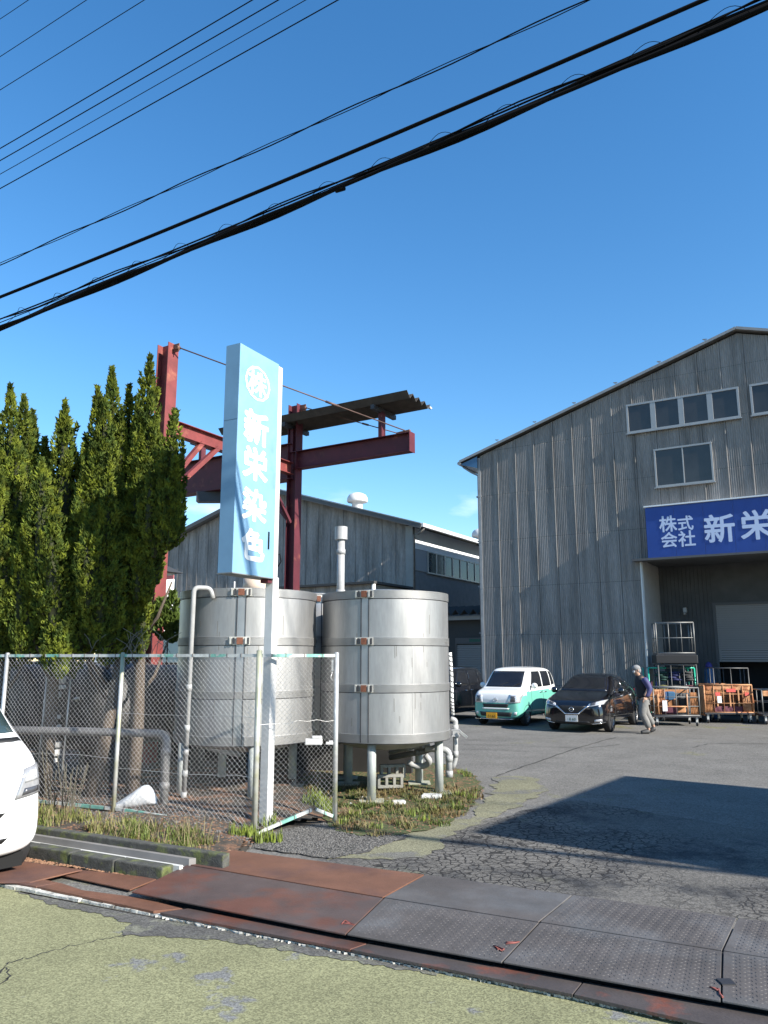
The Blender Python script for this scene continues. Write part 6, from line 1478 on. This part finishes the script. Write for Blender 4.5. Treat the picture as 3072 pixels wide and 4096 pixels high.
# green frame rack
green_tube = M('green_tube', (.03, .42, .28), .4, .1, var=.1)
g0 = G(2606, 2884); gr_ = thing('green_rack', 'tall rack of green and grey tube standing between the person and the trolleys', 'rack', (g0.x, g0.y, 0), R(-3))
w_ = 1.42
for x in (0, w_): MB().tube([(x, 0, 0.02), (x, 0, 1.62)], .024, 10).build('upright', green_tube, gr_); MB().tube([(x, .6, 0.02), (x, .6, 1.62)], .020, 10).build('upright', green_tube, gr_)
MB().tube([(0, 0, 1.62), (.55, 0, 1.62)], .023, 10).build('top_rail', green_tube, gr_); MB().tube([(.56, 0, 1.62), (w_-.3, 0, 1.62)], .023, 10).build('top_rail', cage_grey, gr_); MB().tube([(w_-.29, 0, 1.62), (w_, 0, 1.62)], .023, 10).build('top_rail', green_tube, gr_)
MB().tube([(w_-.28, 0, 1.62), (w_-.28, 0, .3)], .016, 8).build('inner_upright', galv, gr_); MB().tube([(0, .6, 1.62), (w_, .6, 1.62)], .018, 8).build('top_rail', cage_grey, gr_)
for x in (.1, .16, .24, .34): MB().tube([(x, .1, .3), (x+.01, .1, 1.2)], .014, 8).build('cloth_roll', {.1: M('plum_cloth', (.10, .03, .045), .9), .16: M('ochre_roll', (.30, .25, .04), .8), .24: M('violet_roll', (.07, .05, .25), .8), .34: white_paint}[x], gr_)
MB().tube([(0, 0, .35), (w_, 0, .35)], .018, 8).build('lower_rail', cage_grey, gr_)
# caged stack in the bay
s0_ = AT(2705, 2620, 24.4)
k3 = cage('stacked_cage', 'empty grey wire cage stacked high on dark crates in the open bay', (s0_.x, s0_.y, 1.30), R(-12), 1.12, .9, .78, 1.72, cage_grey, 3, 1, .018, False)
k4 = cage('lower_cage', 'dark cage with blue and coloured bundles under the stacked cage', (s0_.x, s0_.y, 0), R(-12), 1.12, .9, .22, 1.72, cage_dark, 3, 1, .018, True)
mb = MB().box((-.62, -.06, 1.76), (.62, .95, 2.02)); o = mb.build('dark_crate', M('black_crate', (.012, .012, .013), .6), None, .02); o.location = (s0_.x, s0_.y, 0); o.rotation_euler = (0, 0, R(-12)); tag(o, 'black crate wedged between the two stacked cages', 'crate')
cols = [(.02, .06, .15), (.03, .025, .08), (.015, .05, .12), (.13, .12, .04), (.04, .04, .04), (.08, .02, .03), (.015, .05, .04), (.025, .03, .10), (.04, .04, .04)]
for i, cc_ in enumerate(cols):
    x = -.42+(i % 3)*.36; z = .30+(i//3)*.42
    m_ = M('bundle_cloth_%s' % 'abcdefghi'[i], cc_, .85, var=.3, vscale=10); mb = MB(); [mb.ball((x+rnd.uniform(-.08, .08), .35, z+.12+q_*.07), .16, 5, (1.1, 1.2, .32)) for q_ in range(4)]; mb.build('bundle', m_, k4)
bb = AT(2838, 2700, 25.6)
o = thing('blue_drum', 'tall blue plastic covered drum beside the stacked cages', 'drum', (bb.x, bb.y, 0)); mb = MB(); mb.lathe([(.02, 0), (.15, 0), (.165, .1), (.15, .6), (.17, 1.2), (.14, 1.55), (.12, 1.62), (.02, 1.64)], (0, 0, 0), 20); mb.build('barrel', M('drum_blue', (.02, .10, .25), .5, var=.3, vscale=6), o)
mb = MB(); mb.lathe([(.11, 1.62), (.10, 1.72), (.05, 1.78), (.02, 1.8)], (0, 0, 0), 16); mb.build('cover', M('indigo_cover', (.05, .04, .20), .7), o)
r0 = AT(2938, 2880, 24.2); cage('back_cage', 'thin dull wire cage standing behind the orange trolley', (r0.x, r0.y, 0), R(-8), 1.02, .8, .3, 1.62, cage_dark, 2, 1, .014)
r1 = G(3125, 2900); k6 = cage('right_cage', 'cage trolley with orange cloth at the right edge of the photo', (r1.x, r1.y, 0), R(-5), .95, .8, .3, 1.0, cage_grey, 3, 1); cloth(k6, -.48, .48, -.005, -.005, .82, .98, org, amp=.01)

# ------------------------------------------------------------ overhead lines
WD = 6.05
def hz_(c, s):      # height along the span: fitted inside the view, easing off beyond it
    if s > 1: z1_ = float(np.polyval(c, 1)); sl1 = (z1_-float(np.polyval(c, 0))); return z1_+sl1*5*(1-math.exp(-(s-1)/5))
    if s < -10: z1_ = float(np.polyval(c, -10)); sl1 = (z1_-float(np.polyval(c, -9))); return z1_+sl1*5*(1-math.exp(-(-10-s)/5))
    return float(np.polyval(c, s))
def wire(name, pts, dist, r, label, cat='power line', group=None, parent=None, sway=0, n=90, phase=0):
    """pts: photo points; the wire hangs in the vertical plane parallel to the road at distance dist"""
    S, H_ = [], []
    for (px, py) in pts:
        q = ray(px, py); t = dist/(q.dot(RV)); p = Vector((0, 0, CH))+q*t; S.append(p.dot(RU)); H_.append(p.z)
    deg = 2 if len(pts) > 2 else 1
    c = np.polyfit(S, H_, deg)
    if deg == 2 and c[0] < 0: c = np.polyfit(S, H_, 1)
    P = []
    for i in range(n+1):
        s = -32+64*i/n; z = hz_(c, s); off = sway*math.sin(s*2.6+phase); P.append(RU*s+RV*(dist+sway*.6*math.cos(s*2.6+phase))+Z*(z+off))
    mb = MB(); mb.tube(P, r, 8 if r > .01 else 6, False); o = mb.build(name, black_cable, parent)
    if label: tag(o, label, cat, group)
    return o, c
hv = [((0, 83), (117, 0)), ((0, 228), (346, 0)), ((0, 360), (577, 0))]
for i, pts in enumerate(hv): wire('power_line', pts, 7.8-.55*i, .0055, ['topmost thin wire cutting the upper left corner of the sky', 'second thin wire from the top left corner', 'third thin wire from the top left corner'][i], group='high thin wires')
lv = [((0, 596), (512, 290), (1012, 0)), ((0, 645), (512, 343), (1024, 54)), ((0, 698), (512, 404), (1024, 114)), ((0, 755), (512, 469), (1024, 183))]
for i, pts in enumerate(lv): wire('power_line', pts, 7.2, (.008, .008, .0055, .008)[i], ['uppermost of the four parallel wires at upper left', 'second of the four parallel wires', 'thinnest of the four parallel wires, third down', 'lowest of the four parallel wires'][i], group='four parallel wires')
tw_pts = [(0, 1055), (327, 916), (809, 700), (1024, 602), (1536, 370), (2048, 139), (2357, 0)]
o, c = wire('twisted_line', tw_pts, 7.25, .009, 'twisted pair of thin cables above the thick cable', sway=.018, n=260)
wire('second_strand', tw_pts, 7.25, .006, None, parent=o, sway=.018, n=260, phase=3.1)
wire('thick_cable', [(0, 1188), (401, 1027), (1024, 774), (2048, 327), (2560, 114), (2820, 0)], WD, .019, 'single thick black cable crossing the whole sky', 'cable')
lo_pts = [(0, 1311), (148, 1252), (309, 1188), (617, 1058), (802, 984), (1024, 891), (1364, 750), (1703, 586), (2048, 463), (2560, 240), (3072, 20)]
bo, c = wire('cable_bundle', lo_pts, WD, .019, 'lowest heavy bundle of cables wrapped with a thin lashing wire', 'cable bundle', n=140)
up_pts = [(0, 1277), (383, 1126), (802, 953), (1024, 870), (2048, 430), (3072, -15)]
_, cu = wire('messenger_wire', up_pts, WD, .010, None, parent=bo, n=140)
wire('messenger_wire', up_pts, WD-.03, .008, None, parent=bo, sway=.03, n=200)
wire('messenger_wire', [(x, (y*.6+z_*.4)) for (x, y), z_ in zip(up_pts, (1311, 1157, 984, 891, 463, 20))], WD+.02, .006, None, parent=bo, n=140)
for k, (dz, r_) in enumerate(((-.034, .017), (.036, .019), (.004, .015))):
    P = []
    for i in range(161):
        s = -14+46*i/160; kx = max(0, min(1, (s+7)/7)); z = hz_(c, s); P.append(RU*s+RV*(WD+.03*(k-1)+.012*math.sin(s*3.1+k))+Z*(z+dz*max(kx, .35)+.011*math.sin(s*2.7+k*2.1)))
    mb = MB(); mb.tube(P, r_, 7, False); mb.build('bundled_cable', black_cable, bo)
s = -12.0; 
while s < 12:      # lashing loops that rise over the messenger and dip under the cable
    P = []; w__ = .34
    for i in range(15):
        t = i/14; ss = s+w__*1.5*t; zl = hz_(c, ss); zu = hz_(cu, ss); P.append(RU*ss+RV*(WD-.03+.05*math.sin(t*6.28))+Z*((zl-.045)*(1-math.sin(t*math.pi)**.6)+(zu+.008)*math.sin(t*math.pi)**.6))
    mb = MB(); mb.tube(P, .0028, 4, False); mb.build('lashing_loop', black_cable, bo); s += .62
for px, py in ((1360, 755), (1700, 600), (460, 1128)):
    q = ray(px, py); t = WD/(q.dot(RV)); p = Vector((0, 0, CH))+q*t; MB().tube([p-RU*.05, p+RU*.05], .03, 8).build('cable_clamp', black_cable, bo)
